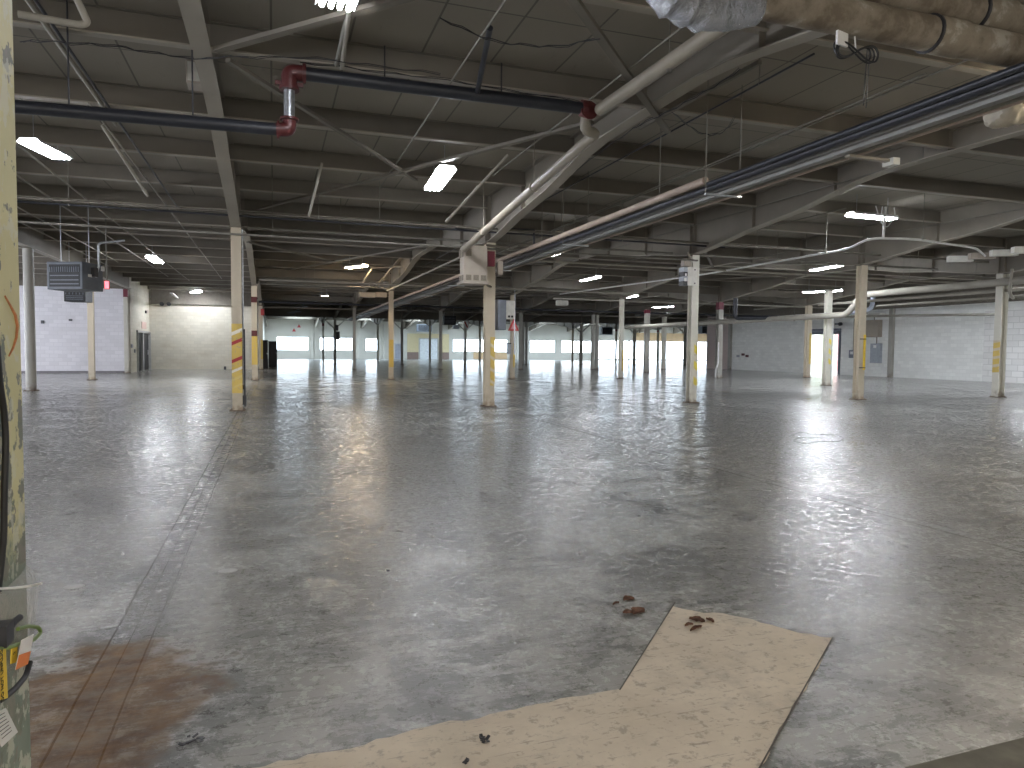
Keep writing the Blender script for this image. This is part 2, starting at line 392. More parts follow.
# purlins, framing in above the girders' bottom flange
k=0; y=AY-12*2.6817
while y<YB-.5:
    x0=XL if y<43.6 else (-7.5 if y<50.3 else -1.1)
    x1=XR if y<50 else XFAR
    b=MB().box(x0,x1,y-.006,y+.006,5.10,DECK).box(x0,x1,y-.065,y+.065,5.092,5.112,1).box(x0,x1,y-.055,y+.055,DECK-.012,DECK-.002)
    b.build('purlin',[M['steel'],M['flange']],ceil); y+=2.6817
def girder(x,y0,y1,cols,straight=None):
    prof=[]
    if straight: prof=[(y0,straight),(y1,straight)]
    else:
        pts={0:4.25,.25:4.25,1.0:4.33,2.35:4.52,4.2:4.70,5.9:4.98,6.6:5.04,8.045:5.05}
        for c in cols:
            for d,z in pts.items():
                for s in (-1,1):
                    yy=c+s*d
                    if y0<=yy<=y1: prof.append((yy,z))
        prof=sorted(set(prof))
        prof=[(y0,prof[0][1])]+prof+[(y1,prof[-1][1])]
        q=[prof[0]]
        for p in prof[1:]:
            if p[0]-q[-1][0]>.02: q.append(p)
        prof=q
    b=MB(); b.prism(prof+[(y1,DECK-.003),(y0,DECK-.003)],'x',x-.007,x+.007)
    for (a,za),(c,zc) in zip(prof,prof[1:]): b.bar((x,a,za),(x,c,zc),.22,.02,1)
    b.box(x-.1,x+.1,y0,y1,DECK-.02,DECK-.004)
    for c in cols:
        for d in (-.1,.1,-2.68,2.68,-5.36,5.36,8.04):
            yy=c+d
            if y0<yy<y1:
                zb=4.25+min(.8,abs(d)*.12); b.box(x-.095,x+.095,yy-.006,yy+.006,zb,DECK-.02)
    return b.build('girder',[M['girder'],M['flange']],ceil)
COLY=[AY+SY*j for j in range(-2,6)]
for i in range(0,6): girder(AX+SX*i,YR,YB,COLY)
girder(-7.45,YR,43.4,[],4.62); girder(-13.6,YR,43.4,[],4.62)
for i in range(6,12): girder(AX+SX*i,50 if i==6 else 50,YB,[c for c in COLY if c>49])
# dark header along the fourth row, knee braces
hb=MB().box(-1.,XFAR,AY+3*SY-.16,AY+3*SY+.16,4.24,4.27).box(-1.,XFAR,AY+3*SY-.008,AY+3*SY+.008,4.27,4.9).box(-1.,XFAR,AY+3*SY-.12,AY+3*SY+.12,4.9,4.93)
hb.build('header_beam',M['steel'],ceil)
for (xx0,xx1,yy) in ((-1,36,AY+SY),(-1,36,AY+2*SY)):
    MB().box(xx0,xx1,yy-.09,yy+.09,4.64,4.66).box(xx0,xx1,yy-.006,yy+.006,4.66,5.0).build('header_beam',M['steel'],ceil)
# bracing in the roof plane, measured on the level of the bottom flanges
def brace(p,q,z,w=.09,h=.05): MB().bar(at(*p,z=z),at(*q,z=z),w,h).build('roof_brace',M['steel'],ceil)
brace((228,60),(416,180),5.03,.07); brace((258,209),(592,122),5.03,.10); brace((216,50),(412,-4),5.06,.10)
brace((571,-4),(668,132),5.03,.10); brace((258,275),(430,245),5.0,.12); brace((370,268),(545,262),5.0,.08)
brace((640,128),(760,62),5.03,.05)
for (x0,y0,x1,y1) in ((5.3,33.6,-.8,25.5),(5.3,33.6,11.4,25.5),(11.4,17.6,17.5,25.5),(17.5,33.6,23.6,25.5),(11.4,49,17.5,41.7)):
    MB().bar((x0,y0,5.02),(x1,y1,5.02),.09,.05).build('roof_brace',M['steel'],ceil)
for i in range(9):
    x0=1.5+i*7.6
    w=thing('window_%d'%(50+i),'roof light of the far bay, number %s from the left'%['one','two','three','four','five','six','seven','eight','nine'][i],'skylight',(x0,90,5.35),kind='structure')
    MB().box(x0-.1,x0+3.1,86.9,87,5.36,5.42).box(x0-.1,x0+3.1,94,94.1,5.36,5.42).box(x0-.1,x0,87,94,5.36,5.42).box(x0+3,x0+3.1,87,94,5.36,5.42).build('window_frame',M['frame'],w)
    MB().box(x0,x0+3,87,94,5.385,5.40).build('pane',M['skylight'],w)
# walls
def wall(name,x0,x1,y0,y1,z1,mat,lab,z0=0): return struct(MB().box(x0,x1,y0,y1,z0,z1).build(name,mat),lab,'wall')
wall('wall_left',XL,-7.62,43.5,43.75,DECK,M['wallL'],'bluish white painted block wall at the left behind the cream columns')
wall('wall_left_outer',XL-.25,XL,YR,43.5,DECK,M['wallL'],'outer painted block wall on the left side')
# left return wall with a door opening
ry0,ry1=at(137,372,x=-7.5).y,at(150,370,x=-7.5).y
w=MB().box(-7.75,-7.5,43.75,ry0,0,DECK).box(-7.75,-7.5,ry1,50.2,0,DECK).box(-7.75,-7.5,ry0,ry1,2.35,DECK).box(-9.4,-9.3,43.75,50.2,0,DECK)
struct(w.build('wall_left_return',M['wallC']),'cream block return wall holding the dark doorway at the left','wall')
wall('wall_back_left',-9.4,-1.1,50.2,50.45,DECK,M['wallC'],'cream stained block wall at the back left')
wall('wall_far_left',-1.35,-1.1,50.45,YB,DECK,M['wallF'],'white side wall running to the far windows')
wall('wall_far',-1.35,XFAR,YB,YB+.25,DECK,M['wallF'],'far white wall with bright windows')
wall('wall_far_right',XFAR,XFAR+.25,52,YB,DECK,M['wallF'],'right side wall of the far bay')
wall('wall_setback',36.2,XFAR,52.8,53.0,DECK,M['wallF'],'return wall of the far bay')
dy0,dy1=at(838.5,370,x=36).y,at(808.5,370,x=36).y
w=MB().box(XR,XR+.25,27.6,dy0,0,DECK).box(XR,XR+.25,dy1,49.9,0,DECK).box(XR,XR+.25,dy0,dy1,2.95,DECK)
struct(w.build('wall_right',M['wallR']),'pale grey painted block wall along the right side','wall')
w=MB().box(XR-.05,XR+.25,YR,27.6,0,3.75,0).box(XR,XR+.25,YR,27.6,3.75,DECK,1)
struct(w.build('wall_right_near',[M['wallN'],M['wallR']]),'whiter coarse block wall at the right edge','wall')
wall('wall_right_end',XR-.05,XR+.25,49.9,53.0,DECK,M['wallP'],'pinkish plain end of the right wall beside the far windows')
wall('wall_rear',XL,XR,YR-.25,YR,DECK,M['wallR'],'rear block wall behind the viewer')
struct(MB().box(XR-.32,XR-.02,YR,49.9,4.2,4.62).box(XR-.1,XR-.04,YR,49.9,4.62,DECK-.02).build('trim_2',M['eave']),'dark eave beam along the top of the right wall','beam')
struct(MB().box(XL,-7.5,43.3,43.48,4.6,DECK-.02).build('trim_3',M['eave']),'dark eave beam along the top of the left wall','beam')
struct(MB().box(-7.4,-1.1,50.0,50.18,4.2,4.55).box(-7.4,-1.1,50.1,50.18,4.55,DECK-.02).build('trim_4',M['eave']),'dark eave beam above the cream back left wall','beam')
for i,(xx,yy) in enumerate(((XR-.12,at(889,377,x=XR-.2).y),(XR-.12,49.6))):
    struct(MB().box(xx-.1,xx+.1,yy-.14,yy+.14,0,4.2).build('trim_%d'%(5+i),M['greypost']),['dark grey steel pilaster against the right wall beside the pale electrical panel','steel pilaster at the far corner of the right wall'][i],'pilaster')
struct(MB().box(XL,-7.62,43.46,43.5,0,.12).build('baseboard_left',plain('base_line',(.22,.21,.22),.7)),'dark dirt line at the foot of the left wall','baseboard')

# far windows and doors (set on the far wall's face)
NW=[0]
def window(name,x0,x1,z0,z1,mull,mat,lab,y=YB,face=-1,frame='frame'):
    NW[0]+=1
    w=thing('window_%d'%NW[0],lab,'window',(x0,y,0),kind='structure')
    f=MB(); t=.07
    ya,yb=y-.06,y-.005
    f.box(x0-t,x1+t,ya,yb,z0-t,z0).box(x0-t,x1+t,ya,yb,z1,z1+t).box(x0-t,x0,ya,yb,z0,z1).box(x1,x1+t,ya,yb,z0,z1)
    for k in range(1,mull): 
        xm=x0+(x1-x0)*k/mull; f.box(xm-.03,xm+.03,ya,yb,z0,z1)
    f.build('window_frame',M[frame],w)
    MB().box(x0,x1,y-.035,y-.015,z0,z1).build('pane',M[mat],w)
    return w
window('w',.45,4.4,1.17,2.85,2,'daylight','bright far window at the left, right of the black cabinets')
window('w',5.95,10.15,1.2,2.8,2,'daylight','bright far window behind the column with the speaker box')
window('w',12.0,13.5,1.15,2.75,1,'daylight','narrow bright far window left of the grey door')
window('w',24.3,28.2,1.15,2.85,1,'daylight','bright far window left half above the tan panel')
window('w',28.5,32.4,1.15,2.85,1,'daylight','bright far window right half above the tan panel')
window('w',36.0,39.9,1.15,2.85,2,'daylight','bright far window between the centre columns')
window('w',41.,45.9,1.1,2.85,2,'daylightdim','pale frosted far window right of centre')
for i in range(4):
    x0=47.2+i*5.3; window('w',x0,x0+5.0,.2,2.95,3,'daylight',['first','second','third','last'][i]+' bright full height glazing bay from the left on the far right wall')
def fdoor(n,x0,x1,z1,mat,lab,leaves=1):
    d=thing('door_%d'%n,lab,'door',(x0,YB,0),kind='structure')
    f=MB().box(x0-.12,x0,YB-.08,YB-.005,0,z1+.12).box(x1,x1+.12,YB-.08,YB-.005,0,z1+.12).box(x0,x1,YB-.08,YB-.005,z1,z1+.12); f.build('door_frame',M['frame'],d)
    for k in range(leaves):
        a=x0+(x1-x0)*k/leaves; b=x0+(x1-x0)*(k+1)/leaves
        l=MB().box(a+.02,b-.02,YB-.06,YB-.01,.02,z1).build('door_leaf',mat,d)
        MB().cbox((b-.2,YB-.08,1.05),(.16,.05,.05)).build('handle',M['galv'],l)
fdoor(2,16.0,16.85,2.1,plain('door_bluegrey',(.36,.38,.44),.5),'grey single door in the far wall left of the yellow section')
fdoor(3,19.5,22.0,2.84,plain('door_white',(.82,.86,.90),.5),'white double door in the yellow far wall section',2)
def panel(n,x0,x1,z0,z1,mat,lab,d=.04): struct(MB().box(x0,x1,YB-d,YB-.002,z0,z1).build('trim_%d'%n,mat),lab,'wall panel')
panel(8,17.7,19.3,1.0,3.6,M['wallY'],'yellow painted wall panel left of the white double door'); panel(9,22.2,23.7,1.0,3.6,M['wallY'],'yellow painted wall panel right of the white double door')
panel(10,19.3,22.2,3.0,3.6,M['wallY'],'yellow painted panel over the white double door')
panel(11,17.7,19.3,0,1.0,M['wallB'],'brown wainscot left of the white double door'); panel(12,22.2,23.7,0,1.0,M['wallB'],'brown wainscot right of the white double door')
panel(13,27.3,32.4,.06,1.05,M['wallO'],'tan panel below the far double window')
panel(14,53,XFAR-.1,3.05,4.3,M['wallO'],'tan boards over the far right glazing')
for i,x in enumerate((4.9,5.4,11.1,14.5,34.0,46.5)):
    struct(MB().box(x-.15,x+.15,YB-.3,YB-.002,0,5.0).build('trim_%d'%(15+i),M['wallF']),'white pilaster on the far wall, '+['beside the leftmost window','just right of the leftmost window','between the second and the narrow window','left of the grey door','left of the centre window','left of the tall glazing'][i],'pilaster')
# added glowing windows, left and rear outside the frame, brightening the hall
def side_fill_window(n,x,y0,y1,z0,z1,mat):
    w=thing('window_%d'%n,'%s added tall glowing window from the rear in the outer left wall'%['first','second','third','fourth','fifth','sixth','seventh'][n-20],'window',(x,y0,0),kind='structure')
    MB().box(x,x+.06,y0-.1,y0,z0-.1,z1+.1).box(x,x+.06,y1,y1+.1,z0-.1,z1+.1).box(x,x+.06,y0,y1,z0-.1,z0).box(x,x+.06,y0,y1,z1,z1+.1).build('window_frame',M['frame'],w)
    MB().box(x+.01,x+.03,y0,y1,z0,z1).build('pane',mat,w)
sideglow=emit('side_fill_glow',(.84,.88,1.0),6.5); rearglow=emit('rear_fill_glow',(1.0,.93,.82),3.0)
for i in range(7): side_fill_window(20+i,XL,-5+7*i,.5+7*i,1.0,3.6,sideglow)
for i,(x0,x1) in enumerate(((-14,-9),(-4,1),(5,10),(16,21),(27,32))):
    w=thing('window_%d'%(30+i),'added rear glowing window %s from the left, behind the viewer'%['first','second','third','fourth','fifth'][i],'window',(x0,YR,0),kind='structure')
    MB().box(x0-.1,x0,YR,YR+.06,.9,3.9).box(x1,x1+.1,YR,YR+.06,.9,3.9).box(x0,x1,YR,YR+.06,.9,1).box(x0,x1,YR,YR+.06,3.8,3.9).build('window_frame',M['frame'],w)
    MB().box(x0,x1,YR+.01,YR+.03,1,3.8).build('pane',rearglow,w)

# right wall dock door with glass
d=thing('door_1','open glazed dock door with blue grey frame in the right wall','door',(XR,dy0,0),kind='structure')
MB().box(XR-.04,XR+.04,dy0-.14,dy0+.06,0,2.95).box(XR-.04,XR+.04,dy1-.06,dy1+.06,0,2.95).box(XR-.04,XR+.04,dy0,dy1,2.72,2.95).build('door_frame',M['framedark'],d)
MB().tube([(XR-.16,dy0-.2,3.02),(XR-.16,dy1+.1,3.02)],.09,14).build('roller',M['framedark'],d)
MB().box(XR+.02,XR+.06,dy0+.06,dy1-.06,0.02,2.72).build('pane',M['glass'],d)
MB().box(XR+.0,XR+.08,(dy0+dy1)/2-.05,(dy0+dy1)/2+.05,0,2.68).build('mullion',M['whitepipe'],d)
struct(MB().box(XR+.25,110,20,52.7,-.3,-.02).build('ground',M['asphalt']),'pavement outside the dock door','pavement')
struct(MB().prism([(43.5,-.3),(46,.9),(48,3.2),(54,3.6),(54,-.3)],'y',46.6,52.6).build('terrain',M['bank']),'green bank outside the dock door','bank')
b=thing('neighbour_building','red sided building seen through the right part of the dock door','building',(46,44.5,-.02))
MB().box(43.5,49,42.6,46.2,-.02,4.2).build('wall_body',M['brick'],b); MB().box(43.3,49.2,42.4,46.3,4.2,4.5).build('roof',M['eave'],b); MB().box(43.42,43.5,43.6,44.8,1,2.2).build('window',M['white'],b)

# left doorway
d=thing('door_4','dark doorway with grey leaf in the cream return wall at the left','door',(-7.5,ry0,0),kind='structure')
MB().box(-7.6,-7.42,ry0,ry0+.1,0,2.35).box(-7.6,-7.42,ry1-.1,ry1,0,2.35).box(-7.6,-7.42,ry0,ry1,2.28,2.4).box(-7.6,-7.42,(ry0+ry1)/2-.55,(ry0+ry1)/2-.3,0,2.3).build('door_frame',M['doorgrey'],d)
l=MB().box(-7.62,-7.56,ry0+.1,(ry0+ry1)/2-.55,.02,2.28).box(-7.62,-7.56,(ry0+ry1)/2-.3,ry1-.1,.02,2.28).build('door_leaf',M['doordark'],d)
MB().cbox((-7.52,ry1-.5,1.1),(.06,.12,.3)).build('handle',M['galv'],l)
s=MB().cbox((-7.49,(ry0+ry1)/2+.3,2.75),(.02,1.6,.42)).build('wall_sign',plain('faded_sign',(.60,.42,.36),.6,var=.2),None); tag(s,'faded reddish sign board above the dark doorway','sign')

# ------------------------------------------------------------------ columns
def column(x,y,label,mat='cream',w=.2,dp=.22,zt=4.235,kind='h',guard=None,gz=(.55,1.75),gface='front',redtop=0,base=True,extra=None):
    t=thing('steel_column',label,'column',(x,y,0),'steel roof columns')
    b=MB()
    if kind=='h':      # flanges face along the bays
        b.box(x-w/2,x+w/2,y-dp/2,y-dp/2+.016,0,zt).box(x-w/2,x+w/2,y+dp/2-.016,y+dp/2,0,zt).box(x-.006,x+.006,y-dp/2,y+dp/2,0,zt)
    elif kind=='hx':
        b.box(x-dp/2,x-dp/2+.016,y-w/2,y+w/2,0,zt).box(x+dp/2-.016,x+dp/2,y-w/2,y+w/2,0,zt).box(x-dp/2,x+dp/2,y-.006,y+.006,0,zt)
    elif kind=='round': b.tube([(x,y,0),(x,y,zt)],w/2,20)
    elif kind=='box': b.box(x-w/2,x+w/2,y-dp/2,y+dp/2,0,zt)
    elif kind=='double':
        for o in (-.17,.17):
            b.box(x+o-.1,x+o+.1,y-.11,y-.094,0,zt).box(x+o-.1,x+o+.1,y+.094,y+.11,0,zt).box(x+o-.006,x+o+.006,y-.1,y+.1,0,zt)
    b.build('shaft',M[mat],t)
    ww=(.3 if kind!='double' else .62)
    if base:
        p=MB().box(x-ww/2-.03,x+ww/2+.03,y-.18,y+.18,0,.025)
        for sx in (-1,1):
            for sy in (-1,1): p.tube([(x+sx*(ww/2-.01),y+sy*.14,.02),(x+sx*(ww/2-.01),y+sy*.14,.055)],.014,6)
        p.build('base_plate',plain('base_rust',(.13,.10,.075),.8) if 'base_rust' not in bpy.data.materials else bpy.data.materials['base_rust'],t)
    MB().box(x-ww/2,x+ww/2,y-.16,y+.16,zt-.02,zt).build('cap_plate',M['steel'],t)
    if guard:
        g=MB(); e=.004
        z0,z1=gz
        if gface=='front': g.box(x-w/2-.001,x+w/2+.001,y-dp/2-e,y-dp/2+.001,z0,z1).box(x-w/2-e,x-w/2,y-dp/2-e,y-dp/2+.017,z0,z1).box(x+w/2,x+w/2+e,y-dp/2-e,y-dp/2+.017,z0,z1)
        elif gface=='left': g.box(x-dp/2-e,x-dp/2+.001,y-w/2-.001,y+w/2+.001,z0,z1)
        elif gface=='half': g.box(x,x+w/2+.001,y-dp/2-e,y-dp/2+.001,z0,z1).box(x+w/2,x+w/2+e,y-dp/2-e,y-dp/2+.017,z0,z1)
        elif gface=='round': g.tube([(x,y,z0),(x,y,z1)],w/2+e,20)
        g.build('guard_paint',M[guard],t)
    if redtop:
        g=MB(); z0=zt-redtop; g.box(x-w/2-.006,x+w/2+.006,y-dp/2-.006,y+dp/2+.006,z0,zt-.021); g.build('red_band',M['red'],t)
    if extra: extra(t,x,y)
    return t
cx=lambda i: AX+SX*i
cy=lambda j: AY+SY*j
# first row
def exA(t,x,y):
    MB().tube([(x+.13,y+.02,.1),(x+.13,y+.02,4.2)],.022,8).build('conduit',M['galv'],t); MB().tube([(x+.16,y-.05,.1),(x+.16,y-.05,1.9)],.018,8).build('conduit',M['blackpipe'],t)
    MB().cbox((x+.13,y+.02,.25),(.12,.2,.22)).build('junction_box',M['dark'],t); MB().cbox((x+.14,y,.55),(.06,.1,.1)).build('junction_box',M['dark'],t)
column(cx(0),cy(0),'cream column with yellow guard crossed by red and white bands, nearest full column at left','cream',.22,.24,guard='strA',gz=(.42,2.02),extra=exA)
column(cx(1),cy(0),'cream column below the beige vented cabinet, yellow striped guard','cream',.24,.26,guard='strY',gz=(.55,1.80),gface='half')
column(cx(2),cy(0),'pale column with yellow diagonal guard and dark square panels near its top','whitepost',.22,.22,guard='strC',gz=(.5,1.72),gface='half')
def exD(t,x,y):
    MB().box(x+.03,x+.12,y-.128,y-.1195,.95,2.05).build('tape',M['yellow'],t)
    for z in (1.0,1.9): MB().box(x-.125,x+.125,y-.135,y-.128,z,z+.03).build('strap',M['wire'],t)
column(cx(3),cy(0),'cream column wrapped in yellow tape with black straps, in front of the electrical boxes','cream',.24,.22,extra=exD)
column(cx(4),cy(0),'column with yellow banded left face standing alone at the right edge','whitepost',.24,.30,kind='hx',guard='strB',gz=(.85,1.95),gface='left')
column(cx(4)-.1,25.4,'pale column with faint yellow bands in front of the dock door and a white downpipe','whitepost',.26,.22,guard='strC',gz=(.95,2.1),gface='half',
       extra=lambda t,x,y: MB().tube([(x+.26,y,.0),(x+.26,y,3.1)],.05,10).build('downpipe',M['whitepipe'],t))
# left bay
column(-7.45,26.6,'round grey beige column just right of the yellow post','greypost',.30,.30,kind='round',zt=4.60,base=True)
column(-7.45,34.7,'cream column below the dark heater in front of the bluish wall','cream',.22,.24,zt=4.60)
column(-7.62,43.35,'cream column with red top at the outside corner of the bluish wall','whitepost',.2,.2,zt=4.6,redtop=.45)
# second row
def exA2(t,x,y): [MB().cbox((x,y-.135,z),(.25,.03,.25)).build('clamp',M['redpipe'],t) for z in (2.1,3.6)]
column(cx(0),cy(1),'cream column with long yellow guard behind the nearest left column','cream',.24,.24,guard='strP',gz=(.7,2.0),extra=exA2)
column(cx(1),cy(1),'cream column with yellow lower guard, first one behind and left of the vented cabinet','cream',.2,.22,guard='strP',gz=(.6,1.9))
def exS(t,x,y):
    MB().prism([(x-.3,2.42),(x+.3,2.42),(x,3.02)],'y',y-.16,y-.14).build('warning_sign',M['signred'],t)
    MB().prism([(x-.16,2.5),(x+.16,2.5),(x,2.84)],'y',y-.165,y-.16).build('sign_face',plain('sign_pale',(.6,.3,.3),.5),t)
column(cx(2),cy(1),'cream column carrying a red triangular warning sign','cream',.2,.22,guard='strP',gz=(.6,1.8),gface='half',extra=exS)
column(cx(3),cy(1),'pale green tinted column, fourth in the second row, nothing attached','whitepost',.2,.22,guard='strP',gz=(.4,1.5),gface='half')
def exE2(t,x,y): MB().tube(bend([(x-.25,y-.1,0.02),(x-.25,y-.1,.5),(x-.12,y-.12,.8),(x-.12,y-.12,2)],.1),.05,8).build('downpipe',M['whitepipe'],t)
column(cx(4),cy(1),'grey column with dark red top and white pipe at its foot','greypost',.3,.26,redtop=.42,extra=exE2)
column(cx(5),cy(1),'cream yellow column at the left jamb of the dock door','cream',.3,.26,guard='strP',gz=(.8,2.6),gface='half')
# between second and third
column(cx(4),41.7,'grey column with small dark red top, between the second and third rows','greypost',.3,.26,redtop=.25)
# third row
column(cx(0),cy(2),'cream column with yellow guard beside the black cabinets','cream',.26,.24,guard='strP',gz=(.7,2.0),gface='half')
L3=['','dark brown slim column, second in the third row, below the grey conduit run','dark brown column, third in the third row, left of the centre yellow column','grey column just right of the red triangular sign','wide double grey column in the third row','pale slim column in the third row left of the pale striped column']
column(cx(1),cy(2),L3[1],'greypost',.18,.2); column(cx(2),cy(2),L3[2],'greypost',.2,.22); column(cx(3),cy(2),L3[3],'greypost',.22,.22)
column(cx(4),cy(2),L3[4],'greypost',kind='double'); column(cx(5),cy(2),L3[5],'whitepost',.3,.26)
# fourth row with knee braces
def knee(t,x,y):
    for s in (-1,1): MB().bar((x+s*.1,y,3.3),(x+s*1.1,y,4.24),.09,.09).build('knee_brace',M['greypost'],t)
def knee_sp(t,x,y):
    knee(t,x,y); MB().cbox((x+.25,y-.1,2.6),(.3,.3,.75)).cbox((x+.15,y-.1,3.3),(.25,.3,.5)).build('speaker_box',M['dark'],t)
L4=['dark column with a black speaker box and knee braces, left of centre','slim grey column with knee brace beside the far grey door','pale column with red and white sign near its top','grey double column right of the red sign, fourth row','pale wide column with knee brace, fourth row centre right','cream column with grey foot and knee braces, left of the red topped column','grey column with knee braces just left of the pale striped column']
for k,i in enumerate(range(1,8)):
    column(cx(i),cy(3),L4[k],'greypost' if k in (0,1,3) else 'whitepost',.28 if k in(4,5,6) else .22,.22,kind='double' if k==3 else 'h',extra=knee_sp if k==0 else (None if k in(3,) else knee))
L5=['slim cream column with small red mark before the second far window','slim cream column before the narrow far window','slim column with dark foot before the white double door','slim column before the tan panel of the far wall','slim dark column before the pale frosted far window','slim column with red top before the tall far glazing','slim column with red mark in front of the far right glazing']
for k,i in enumerate((1,2,3,4,6,7,8)):
    column(cx(i),cy(4),L5[k],'whitepost' if k<2 else 'cream',.2,.2,redtop=.3 if k in (0,5,6) else 0,base=False)

# near post at the left edge
PXF=-.655
post=thing('painted_post','pale yellow post with chipped paint and orange spray mark at the left edge','post',(-.80,2.12,0))
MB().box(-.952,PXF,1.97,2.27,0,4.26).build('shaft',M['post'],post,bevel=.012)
MB().box(-1.05,-.55,1.87,2.37,0,.02).build('base_plate',M['dark'],post)
def onpost(px,py,dx=0): p=at(px,py,x=PXF+dx); return p
arc=[onpost(*p,dx=.0015) for p in ((5,296),(10,305),(15,315),(17,326),(16,338),(13,348),(9,356))]
MB().tube(arc,[.002,.003,.0045,.0045,.004,.003,.002],8).build('spray_mark',M['orangepaint'],post)
# cable down the post
cab=[onpost(px,py,.012) for px,py in ((-6,300),(-3,350),(0,385),(4,410),(6,440),(5,470),(4,500),(4,535),(1,565),(-3,600))]
c=MB().tube(bend(cab,.06,3),.008,8).build('power_cable',M['wire']); tag(c,'black cable running down the pale yellow post','cable')
# plastic film
def filmobj():
    b=MB(); n=14; rows=[]
    zs=[at(10,y,x=PXF).z for y in (577,584,606,630,650,664)]
    w=[.008,.030,.038,.040,.030,.008]
    for z,o in zip(zs,w):
        r=[]
        for x,y in ((-1.0,1.93),(-.80,1.93),(PXF+.01,1.93),(PXF+.01,2.1),(PXF+.01,2.285),(-.80,2.30),(-1.0,2.30)):
            j=random.uniform(-.006,.016); cxp=Vector((x+.8,y-2.12,0)).normalized()*(o+j); r.append(Vector((x,y,z+random.uniform(-.006,.006)))+cxp)
        rows.append(r)
    k=7; vs=[v for r in rows for v in r]; fs=[(i*k+j,i*k+(j+1)%k,(i+1)*k+(j+1)%k,(i+1)*k+j) for i in range(len(rows)-1) for j in range(k)]
    b.add(vs,fs,0,True); o=b.build('plastic_wrap',M['film']); s=o.modifiers.new('s','SUBSURF'); s.levels=s.render_levels=2
    return tag(o,'wrinkled clear plastic film wrapped around the yellow post','wrap')
filmobj()
tie=MB(); p=[onpost(-8,589,.03),onpost(14,588,.045),onpost(30,586,.05),onpost(42,583,.08)]
tie.tube(p,.0035,6); tag(tie.build('cable_tie',M['white']),'pale tie strip round the plastic film on the post','tie')
p=[onpost(*q,dx=.05) for q in ((-8,650),(8,648),(22,643),(34,640),(41,632),(38,627),(28,626),(18,629))]
tag(MB().tube(bend(p,.02,3),.005,8).build('green_wire',M['green']),'green and yellow earth wire looped round the post','wire')
p=[onpost(*q,dx=.045) for q in ((30,662),(26,676),(16,688),(4,698),(-6,704))]
tag(MB().tube(bend(p,.02,3),.007,8).build('hanging_cable',M['wire']),'black cable hanging below the green wire on the post','cable')
k=MB(); k.cbox(onpost(3,634,.045),(.03,.05,.05)); k.tube([onpost(8,632,.045),onpost(14,622,.05),onpost(20,617,.055)],.008,8)
tag(k.build('cable_clamp',M['dark']),'black cable clamp above the yellow tag on the post','clamp')
def card(name,q,mat,label,cat,dx=.055):
    a=[onpost(px,py,dx) for px,py in q]; b=[v+Vector((-.002,0,0)) for v in a]
    t=thing(name,label,cat,a[0])
    MB().add(a+b,[(0,1,2,3),(7,6,5,4),(0,4,5,1),(1,5,6,2),(2,6,7,3),(3,7,4,0)]).build('card',mat,t)
    return t,a
def text(s,parent,pos,size,rot,mat,name='lettering'):
    cu=bpy.data.curves.new(name,'FONT'); cu.body=s; cu.size=size; cu.extrude=.0004; cu.align_x='CENTER'; cu.align_y='CENTER'
    o=bpy.data.objects.new(name,cu); C.objects.link(o); cu.materials.append(mat)
    dg=bpy.context.evaluated_depsgraph_get(); me=bpy.data.meshes.new_from_object(o.evaluated_get(dg),depsgraph=dg)
    me.materials.clear(); me.materials.append(mat); bpy.data.objects.remove(o); o=bpy.data.objects.new(name,me); C.objects.link(o)
    o.parent=parent; o.location=Vector(pos)-wloc(parent); o.rotation_euler=rot; return o
t,a=card('warning_tag',[(-12,652),(6,649),(8,698),(-10,703)],M['yellow'],'yellow tag lettered in black hanging from the wires on the post','tag')
cpos=(a[0]+a[1]+a[2]+a[3])/4
# face lies in the yz plane looking to +x: text up runs towards -y... reads upward
o=text('DO NOT UNPLUG',t,onpost(2.2,675.5,.0565),.0148,(0,0,0),M['text'])
# local x -> +z (reads upward), local y -> -y, normal -> +x
o.rotation_euler=Matrix(((0,0,1),(0,-1,0),(1,0,0))).to_euler(); o.scale=(1,1.5,1)
t,a=card('yellow_label',[(12,645),(18,643),(17,662),(11,664)],M['yellow'],'small yellow label behind the green wire on the post','label',.05)
o=text('2',t,onpost(14.5,653,.0515),.016,(0,0,0),M['text']); o.rotation_euler=Matrix(((0,0,1),(0,-1,0),(1,0,0))).to_euler()
t,a=card('cable_tag',[(22,640),(34,634),(28,664),(16,670)],M['white'],'white tag with orange lower half hanging from the green wire','tag',.06)
ob=[onpost(px,py,.0615) for px,py in ((19.5,655),(31,651),(28,664),(16,670))]; ob2=[v+Vector((-.001,0,0)) for v in ob]
MB().add(ob+ob2,[(0,1,2,3),(7,6,5,4),(0,4,5,1),(1,5,6,2),(2,6,7,3),(3,7,4,0)]).build('orange_band',M['orange'],t)
t,a=card('paper_label',[(-8,715),(6,708),(18,732),(2,747)],M['white'],'white printed label stuck low on the post','label',.02)
pl=MB()
for r in range(7):
    f=.12+.11*r
    p0=a[0].lerp(a[3],f).lerp(a[1].lerp(a[2],f),.12); p1=a[0].lerp(a[3],f).lerp(a[1].lerp(a[2],f),.55+.35*random.random())
    pl.bar(p0+Vector((.0008,0,0)),p1+Vector((.0008,0,0)),.0012,.0012)
pl.build('print_lines',M['text'],t)

